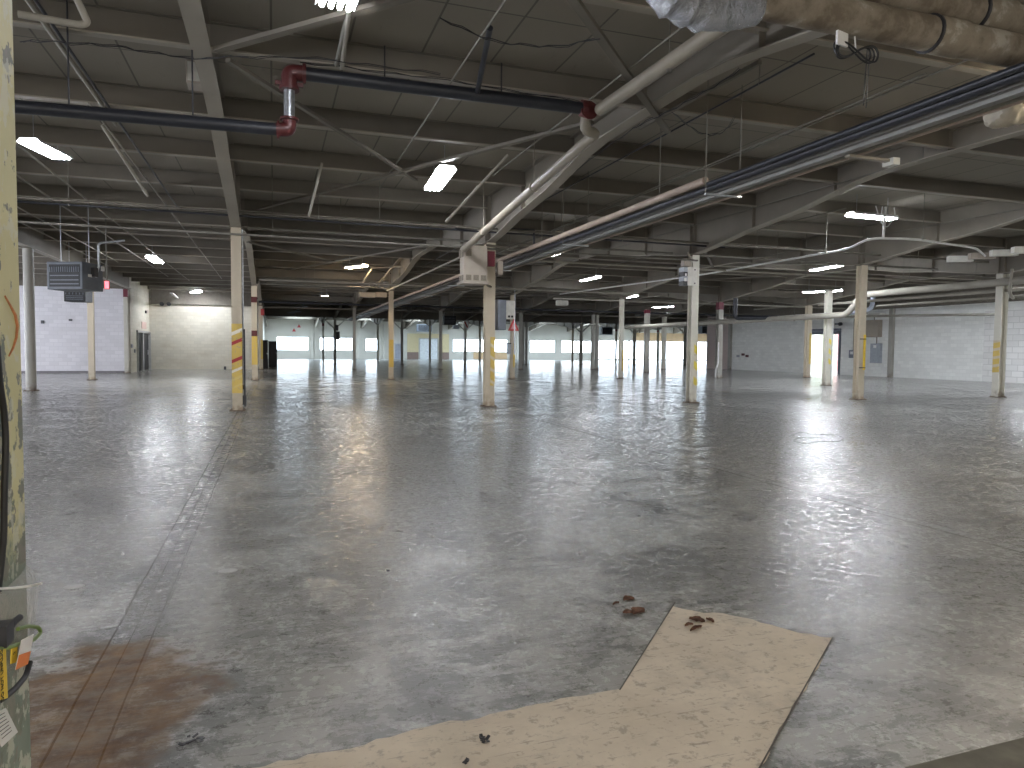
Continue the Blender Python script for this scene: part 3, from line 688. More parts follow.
# ------------------------------------------------------------------ ceiling lights
def lamp(x,y,z,rz,label,L=1.3,W=.40,warm=False,tilt=0,tubes=4,rod=True,glow=None):
    t=thing('ceiling_light',label,'ceiling light',(x,y,z),'strip lights under the roof')
    R=Matrix.Rotation(rz,3,'Z')@Matrix.Rotation(tilt,3,'X'); P=lambda a,b,c: Vector((x,y,z))+R@Vector((a,b,c))
    h=MB(); 
    prof=[(-W/2,0),(-W/2+.06,.075),(W/2-.06,.075),(W/2,0),(W/2-.01,0),(W/2-.065,.065),(-W/2+.065,.065),(-W/2+.01,0)]
    vs=[P(a,-L/2,c) for a,c in prof]+[P(a,L/2,c) for a,c in prof]; n=8
    h.add(vs,[(i,(i+1)%n,n+(i+1)%n,n+i) for i in range(n)]+[tuple(range(n))[::-1],tuple(range(n,2*n))])
    h.build('housing',M['housing'],t)
    em=glow or (M['lampwarm'] if warm else M['lamp'])
    if tubes>1:
        for k in range(tubes):
            a=(k-(tubes-1)/2)*(W-.14)/(tubes-1)
            zt=.035 if glow==M['lampfill'] else 0
            MB().tube([P(a,-L/2+.03,zt),P(a,L/2-.03,zt)],.028,8).build('tube',em,t)
    else:
        MB().add([P(a,b,c) for c in (.012,.04) for b in (-L/2+.03,L/2-.03) for a in (-W/2+.04,W/2-.04)],[(0,2,3,1),(4,5,7,6),(0,1,5,4),(2,6,7,3),(0,4,6,2),(1,3,7,5)]).build('lens',em,t)
    if rod:
        for s in (-1,1):
            p=P(0,s*L*.35,.075); MB().tube([p,(p.x,p.y,DECK)],.006,6).build('hanger',M['galv'],t)
    return t
Z=4.9
def lp(px,py): p=at(px,py,z=Z); return p.x,p.y
lamp(*lp(46,150.7),Z,-.24,'bright four tube light at the upper left beside the yellow post',1.05,.40)
lamp(*lp(439,180),Z,-.06,'bright tilted light below the black pipe, hung beside a roof brace',1.85,.40)
x5,y5=lp(872,217); lamp(x5,y5,Z,PI/2+.02,'long bright light on a white conduit riser at the right',1.45,.34,glow=M['lampbright'])
lamp(*lp(826,268),Z,-.15,'bright light just left of the top of the taped column',1.9,.34,glow=M['lampbright'])
lamp(*at(555,253.5,z=4.6)[:2],4.6,0.,'small bright light next to the long conduit tray near the centre',1.1,.36)
lamp(*lp(590,279),Z,.0,'bright light over the long thin white conduit, centre right',1.9,.36)
lamp(*lp(629,297),Z,.0,'bright light left of the pale striped column, above the red topped column',1.9,.36)
lamp(*at(663,307,z=4.7)[:2],4.7,.5,'bright light low in the distance, just left of the pale striped column',1.6,.4)
lamp(*at(822,291.5,z=4.6)[:2],4.6,.5,'bright light partly behind the column with the downpipe',1.9,.40,glow=M['lampbright'])
lamp(*lp(155,260),Z,.0,'bright light above the cream back left wall, right of the dark heater',1.9,.45,glow=M['lampbright'],tubes=4)
lamp(*lp(196,292),Z,.3,'farther bright light before the cream back left wall',1.3,.5,glow=M['lampbright'])
lamp(*lp(356,267),Z,.5,'warm light under the roof between the cream columns left of centre',1.3,.36,warm=True)
lamp(*lp(324,294),Z-.15,1.2,'small orange glowing bulb light at the end of a bracket in the far left bay',.5,.3,warm=True,tubes=1)
lamp(*lp(345,-26),Z,.05,'light just above the top of the picture near the long black pipe',1.4,.4)
lamp(15.3,5.7,Z,.0,'added fill light beyond the right edge of the picture',1.4,.4)  # added lamp out of view, brightens the near hall
lamp(9.2,5.7,Z,.0,'added fill light over the viewer on the right',1.4,.4,glow=M['lampfill'])  # this and the next four: added unseen lamps brightening the foreground
lamp(-9,5.7,Z,.0,'added fill light beyond the yellow post',1.4,.4,glow=M['lampfill'])
lamp(3.2,-3,Z,.0,'added fill light straight behind the viewer',1.4,.4,glow=M['lampfill'])
lamp(9.2,-3,Z,.0,'added fill light behind the viewer on the right',1.4,.4,glow=M['lampfill'])
lamp(-3.8,-3,Z,.0,'added fill light behind the viewer on the left',1.4,.4,glow=M['lampfill'])
lamp(-11,22,Z,.0,'unseen light in the left bay beyond the yellow post',1.4,.4)  # unseen lamp lighting the left bay
for (x,y,lab) in ((31,21,'added fill light near the right wall out of view, third back'),(33.5,13,'added fill light near the right wall out of view, second back'),(27,13,'added fill light right of the picture between column lines'),(30,5,'added fill light near the right wall out of view, beside the viewer')): lamp(x,y,Z,.0,lab,1.9,.4,glow=M['lampbright'])  # added lamps out of view, brightening the right wall
p1,p2=at(171,293,z=4.6),at(184,303,z=4.6)
o=MB().bar(p1,p1.lerp(p2,.55),.14,.05).bar(p1.lerp(p2,.6)+Vector((0,0,-.1)),p2+Vector((0,0,-.12)),.2,.12).tube([p2,(p2.x,p2.y,DECK)],.01,6).build('loose_fixture',M['white']); tag(o,'broken pale light fixture dangling before the cream back left wall','ceiling light')

# ------------------------------------------------------------------ pipes
def pipe(name,pts,r,mat,label,cat='pipe',group=None,rods=(),bendr=.15,clamps=True,n=12):
    t=thing(name,label,cat,pts[0],group)
    MB().tube(bend(pts,bendr),r,n).build('pipe_run',M[mat],t)
    for p in rods:
        p=Vector(p); MB().tube([p,(p.x,p.y,DECK)],.008,6).build('hanger',M['conduit'],t)
        if clamps: MB().tube([p+Vector((0,.0,-r*1.15)),p+Vector((0,0,r*1.2))],r*.35 if r>.04 else r,8).build('clamp',M['conduit'],t)
    return t
# black sprinkler main with red fittings
bp=thing('sprinkler_pipe','long black sprinkler pipe with red elbows and galvanised riser, upper left','pipe',(0.2,9.42,4.2))
MB().tube([(-14,9.42,3.98),(.10,9.42,4.205)],.075,16).build('lower_run',M['blackpipe'],bp)
MB().tube([(.36,9.42,4.93),(4.25,9.42,4.95)],.085,16).build('upper_run',M['blackpipe'],bp)
MB().tube([(.21,9.42,4.32),(.21,9.42,4.76)],.066,16).build('riser',M['galv'],bp)
e=MB().tube(bend([(.05,9.42,4.205),(.21,9.42,4.215),(.21,9.42,4.34)],.12,6),.085,14)
for pp,q in (((.06,9.42,4.205),(.09,9.42,4.205)),((.21,9.42,4.33),(.21,9.42,4.36))): e.tube([pp,q],.115,14)
e.build('elbow',M['redpipe'],bp)
e=MB().tube(bend([(.21,9.42,4.74),(.21,9.42,4.93),(.38,9.42,4.93)],.18,8),.098,14)
for pp,q in (((.21,9.42,4.70),(.21,9.42,4.74)),((.37,9.42,4.93),(.41,9.42,4.93))): e.tube([pp,q],.125,14)
e.cbox((.21,9.42,4.78),(.34,.05,.05))
e.build('elbow',M['redpipe'],bp)
for x in (-2.2,-.9,1.4,3.0): MB().tube([(x,9.42,4.2 if x<0 else 4.95),(x,9.42,DECK)],.01,6).build('hanger',M['dark'],bp)
st=at(490,28,z=5.05); MB().tube([(2.65,9.42,4.95),st],.035,10).build('branch',M['blackpipe'],bp)
# beige main
pipe('beige_pipe',[(4.42,9.25,4.90),(4.42,6.0,4.84),(4.42,1.0,4.82)],.088,'beigepipe','thick beige pipe running overhead from the pipe elbow toward the viewer',rods=[(4.42,7.4,4.85),(4.42,5,4.84)])
b=thing('beige_drop_pipe','beige pipe sloping down from the elbow to the vented cabinet column','pipe',(4.45,9.6,4.6))
MB().tube(bend([(4.28,9.42,4.86),(4.28,9.46,4.66),(4.52,9.55,4.66),(4.46,9.9,4.60),(4.45,16.9,3.93)],.14,6),.078,14).build('pipe_run',M['beigepipe'],b)
g=MB()
for yy,zz in ((12.0,4.405),(15.2,4.10)): g.tube([(4.45,yy-.02,zz+.0),(4.45,yy+.02,zz-.004)],.095,14)
for yy in (12.0,15.2): g.tube([(4.45,yy,4.2+.2*(15-yy)/3),(4.45,yy,DECK)],.008,6)
g.build('collar',M['beigepipe'],b)
MB().tube([(4.30,9.42,4.91),(4.30,9.34,4.91)],.13,14).tube([(4.2,9.42,4.95),(4.28,9.42,4.95)],.115,14).build('coupling',M['redpipe'],b)
# brown insulated ducts crossing at the upper right
d1=at(940,36,z=4.2); d2=at(985,15,z=4.48)
dk=thing('insulated_duct','lower brown wrapped duct with crumpled foil at its left end, upper right','duct',(d1.x,d1.y,4.2))
xs=at(735,8,y=d1.y).x
r=[];pts=[]
for i in range(60):
    f=i/59; pts.append((xs+f*(14-xs),d1.y,4.2)); r.append(.142)
MB().tube([(xs,d1.y,4.2),(d1.x-.1,d1.y,4.2)],.14,20).tube([(d1.x+.2,d1.y,4.2),(20,d1.y,4.2)],.14,20).build('duct_run',M['duct'],dk)
MB().tube([(d1.x-.12,d1.y,4.2),(d1.x+.22,d1.y,4.2)],.152,20).build('band',M['duct'],dk)
MB().tube([(d1.x-.14,d1.y,4.2),(d1.x-.115,d1.y,4.2)],.158,20).build('seam',M['dark'],dk)
fo=MB(); fp=bend([at(px,py,y=d1.y) for px,py in ((752,3),(712,9),(684,6),(662,-14),(655,-60))],.22,6)
fo.tube(fp,[.155+.012*math.sin(i*1.9)+random.uniform(-.014,.014) for i in range(len(fp))],22).build('foil_wrap',M['foil'],dk)
for x in (4.6,6.5): MB().tube([(x,d1.y,4.34),(x,d1.y,DECK)],.01,6).build('hanger',M['galv'],dk)
dk=thing('insulated_duct','upper brown wrapped duct above the foil wrapped one, top right corner','duct',(d2.x,d2.y,4.48))
MB().tube([(d2.x-2.6,d2.y,4.48),(d2.x-.1,d2.y,4.48)],.14,20).tube([(d2.x+.24,d2.y,4.48),(20,d2.y,4.48)],.14,20).build('duct_run',M['duct'],dk)
MB().tube([(d2.x-.12,d2.y,4.48),(d2.x+.26,d2.y,4.48)],.155,20).build('band',M['duct'],dk)
MB().tube([(d2.x-.14,d2.y,4.48),(d2.x-.115,d2.y,4.48)],.16,20).build('seam',M['dark'],dk)
# cable coil under the duct
cc=at(856,52,y=d1.y-.0); pts=[]
for i in range(160):
    t=i/160*2*PI*4; rr=1+.10*math.sin(t/4+1)
    pts.append(cc+Vector((.20*rr*math.sin(t),.03*math.sin(t/2+.5),.062*rr*math.sin(2*t)+.012*math.sin(t/2))))
ck=thing('cable_coil','black cable coiled in a figure eight under the brown duct','cable',cc)
MB().tube(pts,.0075,6,closed=True).build('loop',M['wire'],ck); MB().tube([cc,(cc.x-.02,cc.y,4.08)],.006,6).build('tie',M['white'],ck)
q=at(842,38,y=d1.y-.02); tag(MB().cbox(q,(.13,.02,.12),.2).build('paper_scrap',M['white']),'white scrap hanging between the brown duct and the cable coil','paper')
q=at(1008,112,z=4.25); t=thing('wrapped_fitting','crumpled cream cloth wrap round a pipe end at the right edge','wrap',q)
b=MB(); b.tube(bend([q+Vector((-.28,0,-.02)),q,q+Vector((.5,.1,.12))],.2,6),[.16][0],14); o=b.build('cloth',M['cloth'],t)
s=o.modifiers.new('s','SUBSURF'); s.levels=s.render_levels=1; tx=bpy.data.textures.new('crumple','CLOUDS'); tx.noise_scale=.15; dm=o.modifiers.new('d','DISPLACE'); dm.texture=tx; dm.strength=.12
MB().tube([q+Vector((.2,0,.05)),q+Vector((6,0,.05))],.08,12).build('pipe_end',M['beigepipe'],t); MB().cbox(q+Vector((.15,-.12,.12)),(.25,.06,.12),.3).build('red_cap',M['redpipe'],t)

# tray of conduits along the second column line
def yrun(name,x,z,y0,y1,r,mat,label,rods=True):
    ys=[y0+1.3+i*5.36 for i in range(int((y1-y0-1)/5.36)+1)]
    return pipe(name,[(x,y0,z),(x,y1,z)],r,mat,label,'pipe','conduits beside the second column line',rods=[(x,yy,z) for yy in ys] if rods else (),clamps=True)
yrun('pink_pipe',6.02,3.99,9.0,62,.055,'pinkpipe','pinkish pipe at the top of the long conduit run')
yrun('black_conduit',6.14,3.90,1.5,62,.05,'blackpipe','thick black pipe in the long conduit run',False)
yrun('black_conduit',6.05,3.93,1.5,9.0,.035,'blackpipe','thin black pipe on the near half of the conduit run',False)
t=thing('cable_tray','long aluminium tray running beside the black pipe overhead','cable tray',(6.32,1.5,3.82))
MB().box(6.22,6.44,1.5,62,3.84,3.846).box(6.22,6.226,1.5,62,3.84,3.91).box(6.434,6.44,1.5,62,3.84,3.91).box(6.28,6.38,1.5,62,3.80,3.84).build('tray_channel',M['alu'],t)
for i in range(10): MB().box(6.0,6.62,3.6+i*5.36,3.64+i*5.36,3.775,3.80).build('cross_bar',M['galv'],t)
for i in range(8):
    for x in (6.01,6.60): MB().tube([(x,3.62+i*5.36,3.79),(x,3.62+i*5.36,DECK)],.008,6).build('hanger',M['conduit'],t)
yrun('thin_conduit',6.50,3.83,1.5,62,.022,'conduit','thin grey conduit right of the aluminium tray',False)
yrun('tan_conduit',6.57,3.83,1.5,62,.026,'pinkpipe','tan conduit at the outer edge of the tray',False)
t=thing('bracket_arm','cream bracket arm projecting under the cable tray at the right','bracket',(6.4,6.6,3.78)); MB().box(6.3,7.0,6.55,6.62,3.74,3.77).build('arm',M['beigepipe'],t); MB().box(6.9,7.0,6.5,6.66,3.70,3.78).build('end_plate',M['palebox'],t)

# pipes crossing along the bays
def xrun(name,p,z,x0,x1,r,mat,label,rods=6,offs=0):
    y=at(*p,z=z).y
    return pipe(name,[(x0,y,z),(x1,y,z)],r,mat,label,'pipe','pipes crossing under the roof',rods=[(x0+offs+(x1-x0)*(i+.5)/rods,y,z) for i in range(rods)]),y
xrun('cross_pipe',(250,213),4.46,-20,22,.03,'dullpipe','long pale pipe crossing above the first column row',7)
xrun('cross_pipe',(250,216.5),4.40,-20,12,.022,'blackpipe','thin dark pipe just under the long pale crossing pipe',5)
xrun('cross_pipe',(250,228),4.42,-.6,22,.03,'conduit','grey pipe crossing just behind the first column row',5)
xrun('cross_pipe',(250,235),4.05,-19,11.4,.025,'conduit','thin grey conduit crossing behind the first row at the left',4)
xrun('cross_pipe',(560,262),4.05,5.5,23.5,.03,'palepipe','pale pipe crossing behind the vented cabinet to the right',4)
xrun('cross_pipe',(300,281),4.10,-.5,16,.045,'palepipe','pale pipe crossing between second row column tops',4)
xrun('cross_pipe',(300,285),4.0,-.5,10,.03,'conduit','grey pipe under the pale pipe at the second row',3)
xrun('cross_pipe',(300,303),4.16,-.8,35,.06,'dark','dark pipe crossing in front of the third row',5)
xrun('cross_pipe',(300,308),4.17,-.8,35,.05,'steel','dull beige pipe crossing near the third row',5)
xrun('cross_pipe',(600,300),4.2,14,35,.05,'palepipe','pale pipe crossing in the distance right of centre',4)
xrun('cross_pipe',(180,303),4.35,-7.4,-1,.04,'dark','dark pipe along the cream back left wall',2)
# pipes that run with the girders, right side
X0=23.25
yA=at(870,293,x=X0).y; zA=at(1024,280,x=X0)
yT=at(862,300,x=X0).y; zT=at(870,294,x=X0).z; zL=at(800,317.5,x=X0).z
pipe('main_pipe',[(X0,zA.y-6,zA.z),(X0,yT,zT),(X0,yT+.8,zL),(X0,44,zL)],.13,'palepipe','thick pale pipe with a double bend passing behind the taped column','pipe',None,rods=[(X0,yT-2,zT),(X0,yT-5,zT),(X0,yT+4,zL),(X0,yT+9,zL)],bendr=.35,n=16)
pipe('side_pipe',[(X0+.5,8,zT-.24),(X0+.5,yT+3,zT-.24)],.06,'palepipe','thinner pale pipe under the thick pale pipe at the right','pipe',None,rods=[(X0+.5,yT-4,zT-.24)])
pipe('side_pipe',[(30,8,3.95),(30,29,3.95)],.055,'palepipe','pale pipe with valves near the top of the right wall','pipe',None,rods=[(30,15,3.95),(30,22,3.95)])
pipe('side_pipe',[(30.8,8,4.35),(30.8,40,4.35)],.05,'palepipe','upper pale pipe near the right wall eave','pipe',None,rods=[(30.8,20,4.35),(30.8,30,4.35)])
pt=at(873,303,x=X0+.6); pipe('blue_pipe',[pt+Vector((0,0,.3)),pt+Vector((0,.05,-.25)),pt+Vector((0,1.5,-.40))],.09,'bluepipe','blue grey bent pipe right of the taped column top','pipe',None,bendr=.25)
pipe('drop_pipe',[(23.15,16.9,4.3),(23.15,16.95,3.5),(23.4,17.0,3.35)],.05,'palepipe','short pale drop pipe in front of the right edge column','pipe',None,bendr=.12)
# black elbow and grey line at (735,315)
q=at(735,318,x=22.0); pipe('black_elbow_pipe',[q+Vector((0,0,1.0)),q,q+Vector((1.6,-1.2,.02))],.11,'blackpipe','short black elbow pipe right of the red topped column','pipe',None,bendr=.2)
pipe('grey_line',[q+Vector((1.5,-1.1,.02)),q+Vector((9,-7,.1))],.06,'conduit','grey pipe continuing right from the black elbow','pipe')
# conduit with white riser carrying the right light
w0=at(660,281,z=4.05); w1=at(700,275,z=4.05); w2=at(848,249,z=4.1); w3=at(870,238,z=4.15); w4=at(915,239,z=4.15); w5=at(976,248,z=4.1)
t=pipe('light_conduit',[at(560,294,z=4.05),w1,w2,w3,w4,w5,at(985,256,z=4.1)],.028,'whitepipe','white bent conduit rising toward the long right light','conduit',None,rods=[at(826,252,z=4.1),at(923,238,z=4.15)],bendr=.4)
rz=at(883,239,z=4.15); MB().tube([(rz.x,rz.y,4.15),(rz.x+.05,rz.y,Z)],.03,8).build('riser',M['whitepipe'],t)
cl=MB()
for s in (0,1): cl.tube(bend([(rz.x-.05-.2*s,rz.y,Z),(rz.x-.1,rz.y,Z-.35),(rz.x+.1,rz.y,Z-.5),(rz.x+.35,rz.y,Z-.2),(rz.x+.3,rz.y,Z)],.15,4),.012,6)
cl.build('flex_cord',M['whitepipe'],t)
t=thing('conduit_box','pale long junction boxes under the roof at the right edge','junction box',at(975,258,z=4.15))
for k in range(4):
    p=at(960+k*22,259-k*3,z=4.15); MB().cbox(p,(.62,.2,.16),-.5).build('box',M['palebox'] if k!=1 else M['beigebox'],t)
q=at(343,0,z=4.5)
# thin conduits along the roof of the left bay
LC=[((55,202),10,40,'thin pale conduit above the dark heater'),((96,208),10,42,'thin pale conduit right of the dark heater'),((30,215),12,34,'thin conduit beside the yellow post top'),((30,228),14,36,'second thin conduit beside the yellow post'),((75,60),4,20,'thin dark conduit slanting near the upper left light'),((178,222),12,40,'thin conduit near the first left column'),((115,125),8,13,'short pale conduit right of the upper left light')]
for k,(p,y0,y1,lab) in enumerate(LC):
    x=at(*p,z=5.02).x; pipe('roof_conduit',[(x,y0,5.05),(x,y1,5.05)],.02 if k!=6 else .03,'palepipe' if k!=4 else 'blackpipe',lab+' under the roof','conduit','thin roof conduits',rods=[(x,y0+1,5.05)],n=8)
RC=[((640,150),7,30,'thin dark conduit over the conduit tray'),((700,170),7,32,'thin grey conduit between tray and girder'),((900,90),5,24,'thin conduit above the tray at the right'),((820,190),9,26,'thin grey conduit before the long right light'),((760,230),14,40,'thin conduit right of the pale striped column'),((420,130),5,16,'thin pale rod over the tilted light'),((345,30),6,9.3,'pale strut over the black pipe'),((940,225),10,34,'pale thin pipe right of the white riser'),((605,90),2,14,'thin pale wire left of the beige pipe')]
for k,(p,y0,y1,lab) in enumerate(RC):
    x=at(*p,z=5.02).x; pipe('roof_conduit',[(x,y0,5.05),(x,y1,5.05)],.03 if k==6 else .014,'conduit' if k not in (0,) else 'blackpipe',lab,'conduit','thin roof conduits',rods=[(x,y0+1,5.05)],n=8)
# white pipe elbow at top left
q=at(86,22,z=4.75); pipe('white_drain',[at(18,14,z=4.75),at(80,25,z=4.75),at(88,23,z=4.78),at(72,-12,z=5.05)],.035,'palepipe','white pipe with elbow in the upper left corner','pipe',None,bendr=.05)
# junction box on girder
q=at(203,77,x=AX-.11); t=thing('girder_box','pale grey box fixed to the side of the left girder','box',q+Vector((-.12,0,-.2)))
MB().cbox(q+Vector((-.1,0,.0)),(.2,.34,.30)).build('box',M['beigebox'],t,bevel=.01); MB().cbox(q+Vector((-.1,-.175,.0)),(.16,.012,.25)).build('cover',M['palebox'],t)
# black cables slung on purlins
CB=[((20,42),(100,45),(195,60),'near the left girder top',.12),((195,60),(300,58),(440,75),'between the girder and the black pipe',.08),((300,63),(430,78),(580,102),'along the top of the black pipe',.03),((440,18),(520,45),(600,38),'looping across the upper centre',.05),((520,215),(590,160),(640,125),'along the second girder',.05),((640,125),(690,100),(740,70),'up the second girder',.06),((672,112),(710,135),(735,118),'hanging loop under the second girder',.02),((870,48),(850,100),(840,118),'vertical below the cable coil',.0)]
for k,(a,b,c,lab,dp) in enumerate(CB):
    z=5.0 if k not in (2,) else 5.05
    if k==7: P=[at(a[0],a[1],y=d1.y+.3),at(a[0]-2,a[1]+30,y=d1.y+.35),at(a[0]-4,a[1]+60,y=d1.y+.4)]
    else: P=[at(*a,z=z),at(*b,z=z),at(*c,z=z)]
    path=[]
    for i in range(17):
        t=i/16; p=P[0]*(1-t)*(1-t)+(P[1]*2-(P[0]+P[2])*.5)*2*t*(1-t)+P[2]*t*t; path.append(p+Vector((0,0,.012*math.sin(i*2.1+k))))
    if k==7: path=P
    o=MB().tube(path,.004 if k==7 else .006,6).tube([p+Vector((.02,.05,.02+.02*math.sin(i*.9))) for i,p in enumerate(path)],.004 if k==7 else .0045,6).build('slung_cable',M['wire']); tag(o,'black cable slung under the roof '+lab,'cable','black cables under the roof')

for k,(a,b,w,lab) in enumerate((((377,286),(405,253),.11,'pale slanting strut left of the warm lit second column'),((393,283),(425,252),.13,'wider pale slanting strut over the warm lit second column'),((362,284),(372,269),.06,'short pale strut beside the warm light'))):
    p=at(*a,y=32.2); q=at(*b,y=30.0); o=MB().bar(p,q,w,.08).build('slanting_strut',M['beigepipe']); tag(o,lab,'strut','slanting struts in the middle bay')
pipe('slant_conduit',[at(461,257,y=19.5),at(387,291,y=30.5)],.03,'palepipe','thin pale pipe slanting from the vented cabinet to the left','pipe')
for k,(px,y0,y1,z0) in enumerate(((318,165,216,5.05),(318,0,0,0))[:1]):
    p=at(px,y0,z=5.05); MB().tube([p,at(308,216,y=p.y)],.025,8)
for k,(a,b,lab) in enumerate((((350,0),(342,68),'pale strut rising from the long black pipe to the roof'),((322,163),(309,216),'pale drop rod left of the tilted light'),((508,155),(446,222),'pale rod slanting down to the vented cabinet'),((102,125),(148,196),'pale strut right of the upper left light'))):
    p=at(*a,z=5.05); q=at(*b,y=p.y+.6 if k!=0 else 9.3)
    tag(MB().tube([p,q],.028,8).build('strut_rod',M['palepipe']),lab,'rod','pale rods under the roof')
# ------------------------------------------------------------------ heaters and boxes
def heater(c,w,d,h,rz,label,mat='heater',slats=14,hang=True,name='unit_heater'):
    c=Vector(c); t=thing(name,label,'heater',c)
    R=Matrix.Rotation(rz,3,'Z'); P=lambda a,b,e: c+R@Vector((a,b,e))
    MB().cbox(c,(w,d,h),rz).build('body',M[mat],t,bevel=.015)
    MB().cbox(P(0,-d/2-.004,0),(w*.86,.012,h*.80),rz).build('grille_back',M['heaterdark'],t)
    g=MB()
    for k in range(slats): g.cbox(P(-w*.40+w*.80*k/(slats-1),-d/2-.016,h*.22),(w*.022,.012,h*.18),rz)
    for zz in (-.30,-.16,0): g.cbox(P(0,-d/2-.016,h*zz),(w*.80,.012,h*.035),rz)
    g.build('louvres',M['bluegrey'],t)
    if hang:
        for a,b in ((-w*.4,0),(w*.4,0)): 
            p=P(a,b,h/2); MB().tube([p,(p.x,p.y,DECK)],.012,6).build('hanger',M['galv'],t)
    return t,P
c=at(75.5,277,y=21.5); t,P=heater(c,1.0,.78,.72,-.44,'dark grey unit heater hanging before the bluish wall at the left')
MB().cbox(P(.51,-.12,.02),(.012,.14,.07),-.44).build('label_plate',M['white'],t); MB().tube(bend([P(.5,.1,.0),P(.6,.1,.3),P(.6,.1,.9),P(1.2,.3,1.0)],.08),.03,8).build('gas_pipe',M['galv'],t); MB().cbox(P(.55,.0,.12),(.1,.14,.24),-.44).build('control_box',M['dark'],t); MB().cbox(P(.53,.34,.25),(.05,.08,.12),-.44).build('tag',M['white'],t)
c=at(78.5,296.5,y=30.5); heater(c,.75,.6,.42,-.2,'small black heater below and behind the dark grey heater','heaterdark',6)
# exit sign
p=at(107,285,y=24); t=thing('exit_sign','small red lit sign hanging from a rod right of the dark heater','exit sign',p); MB().cbox(p,(.13,.06,.25)).build('sign_box',M['signred'],t); MB().cbox(p+Vector((0,-.034,0)),(.11,.01,.22)).build('sign_face',M['exit'],t); MB().tube([p+Vector((0,0,.12)),(p.x,p.y,DECK)],.02,8).build('rod',M['conduit'],t)
# vented cabinet at column B
xb,yb=cx(1),cy(0)
pa=at(464,281,y=yb-.55); pb=at(487.5,246,y=yb-.55)
t=thing('vented_cabinet','beige cabinet with square vents mounted high on the centre column','cabinet',((pa.x+pb.x)/2,yb-.25,pa.z))
MB().box(pa.x,pb.x,yb-.55,yb-.14,pa.z,pb.z).build('body',M['beigebox'],t,bevel=.01)
v=MB(); W=pb.x-pa.x; Hh=pb.z-pa.z
for k in range(3): v.box(pa.x+W*(.08+.32*k),pa.x+W*(.31+.32*k),yb-.56,yb-.548,pa.z+Hh*.03,pa.z+Hh*.18)
v.box(pa.x+W*.08,pa.x+W*.31,yb-.56,yb-.548,pa.z+Hh*.70,pa.z+Hh*.90)
for yy in (-.5,-.25):
    for zz in ((.03,.18),(.68,.90)): v.box(pa.x-.01,pa.x+.002,yb+yy,yb+yy+.18,pa.z+Hh*zz[0],pa.z+Hh*zz[1])
v.build('vents',plain('vent_mesh',(.20,.175,.14),.7,var=.2,scale=40),t)
MB().box(pa.x-.03,pb.x+.05,yb-.58,yb+.06,pa.z-.05,pa.z-.005).build('drip_tray',M['beigebox'],t)
MB().bar((xb,yb-.12,pa.z-.08),(xb-.2,yb-.5,pa.z-.08),.06,.04).build('bracket',M['steel'],t); MB().bar((pb.x,yb-.5,pb.z+.03),(xb+.4,yb-.2,pb.z+.03),.06,.05).build('bracket',M['steel'],t)
p=at(491,262,y=yb-.3); tag(MB().cbox(at(490.6,259,y=yb-.25),(.19,.12,.38)).build('alarm_box',M['red']),'dark red box right of the beige vented cabinet','box')
tag(MB().cbox(at(500,268,y=yb-.2),(.14,.12,.36)).build('switch_box',M['beigebox'],bevel=.008),'small beige box right of the dark red box on the centre column','box')
# black valve frame above
vf=at(531,236,y=16.9); pipe('valve_pipe',[at(455,228,y=16.9),at(534,230,y=16.9),at(534,248,y=16.9)],.03,'blackpipe','thin black pipe frame above the beige vented cabinet','pipe',None,bendr=.05)
# boxes right of column B (farther back)
yq=cy(0)+.02
p=at(500.5,315,y=yq); t=thing('panel_box','tall dark grey box just right of the centre column','box',p); MB().cbox(p,(.22,.30,.78)).build('body',M['bluegrey'],t,bevel=.01); MB().cbox(p+Vector((0,-.155,0)),(.18,.012,.68)).build('cover',M['bluegrey'],t)
yq=cy(1)-.36
p=at(507.5,310,y=yq); t=thing('vented_box','white box with two vents on the column with the triangular sign','box',p); MB().cbox(p,(.62,.5,.90)).build('body',M['palebox'],t,bevel=.01)
v=MB(); v.cbox(p+Vector((-.0,-.255,-.33)),(.10,.012,.1)).cbox(p+Vector((.16,-.255,-.33)),(.10,.012,.1)); v.build('vents',M['heaterdark'],t); MB().tube([p+Vector((.38,0,-2.2)),p+Vector((.38,0,1.1))],.03,8).build('conduit',M['galv'],t)
p=at(508.8,349,y=cy(1)-.2); t=thing('fire_box','grey box low on the column with the triangular sign','box',p); MB().cbox(p,(.16,.2,.5)).build('body',M['greybox'],t,bevel=.01); MB().cbox(p+Vector((-.04,0,.28)),(.26,.2,.05)).build('lid',M['dark'],t)
# square panels on column C
xc,yc=cx(2),cy(0)
p=at(692,276.5,y=yc-.14); MBp=MB().cbox(p,(.30,.03,.52))
MBp=MBp; t=thing('signal_panel','stack of dark and grey square panels on a pale plate at the pale striped column','panel',p); MBp.build('mount_plate',M['palebox'],t)
for k,(mm,zz) in enumerate((('greybox',.19),('dark',.06),('greybox',-.07),('dark',-.2))):
    q=at(684.3,276.5,y=yc-.02)+Vector((0,0,zz)); MB().cbox(q,(.20,.26,.125)).build('panel_square',M[mm],t,bevel=.006)
b=MB()
for zz in (.19,-.19): b.tube([p+Vector((.08,-.03,zz)),p+Vector((.08,.0,zz))],.02,8)
b.build('bolt',M['dark'],t)
q=at(684.3,271,y=yc-.15); MB().cbox(q+Vector((.05,-.005,-.10)),(.05,.01,.07)).cbox(q+Vector((.04,-.005,-.24)),(.07,.01,.09)).build('lens',M['white'],t)
tag(MB().cbox(at(686,262.5,y=yc-.1),(.22,.18,.22)).tube([at(690,258,y=yc-.1),at(688,252,y=yc-.1)],.03,8).build('camera_box',M['beigebox'],bevel=.008),'small beige box above the square panels on the pale column','box')
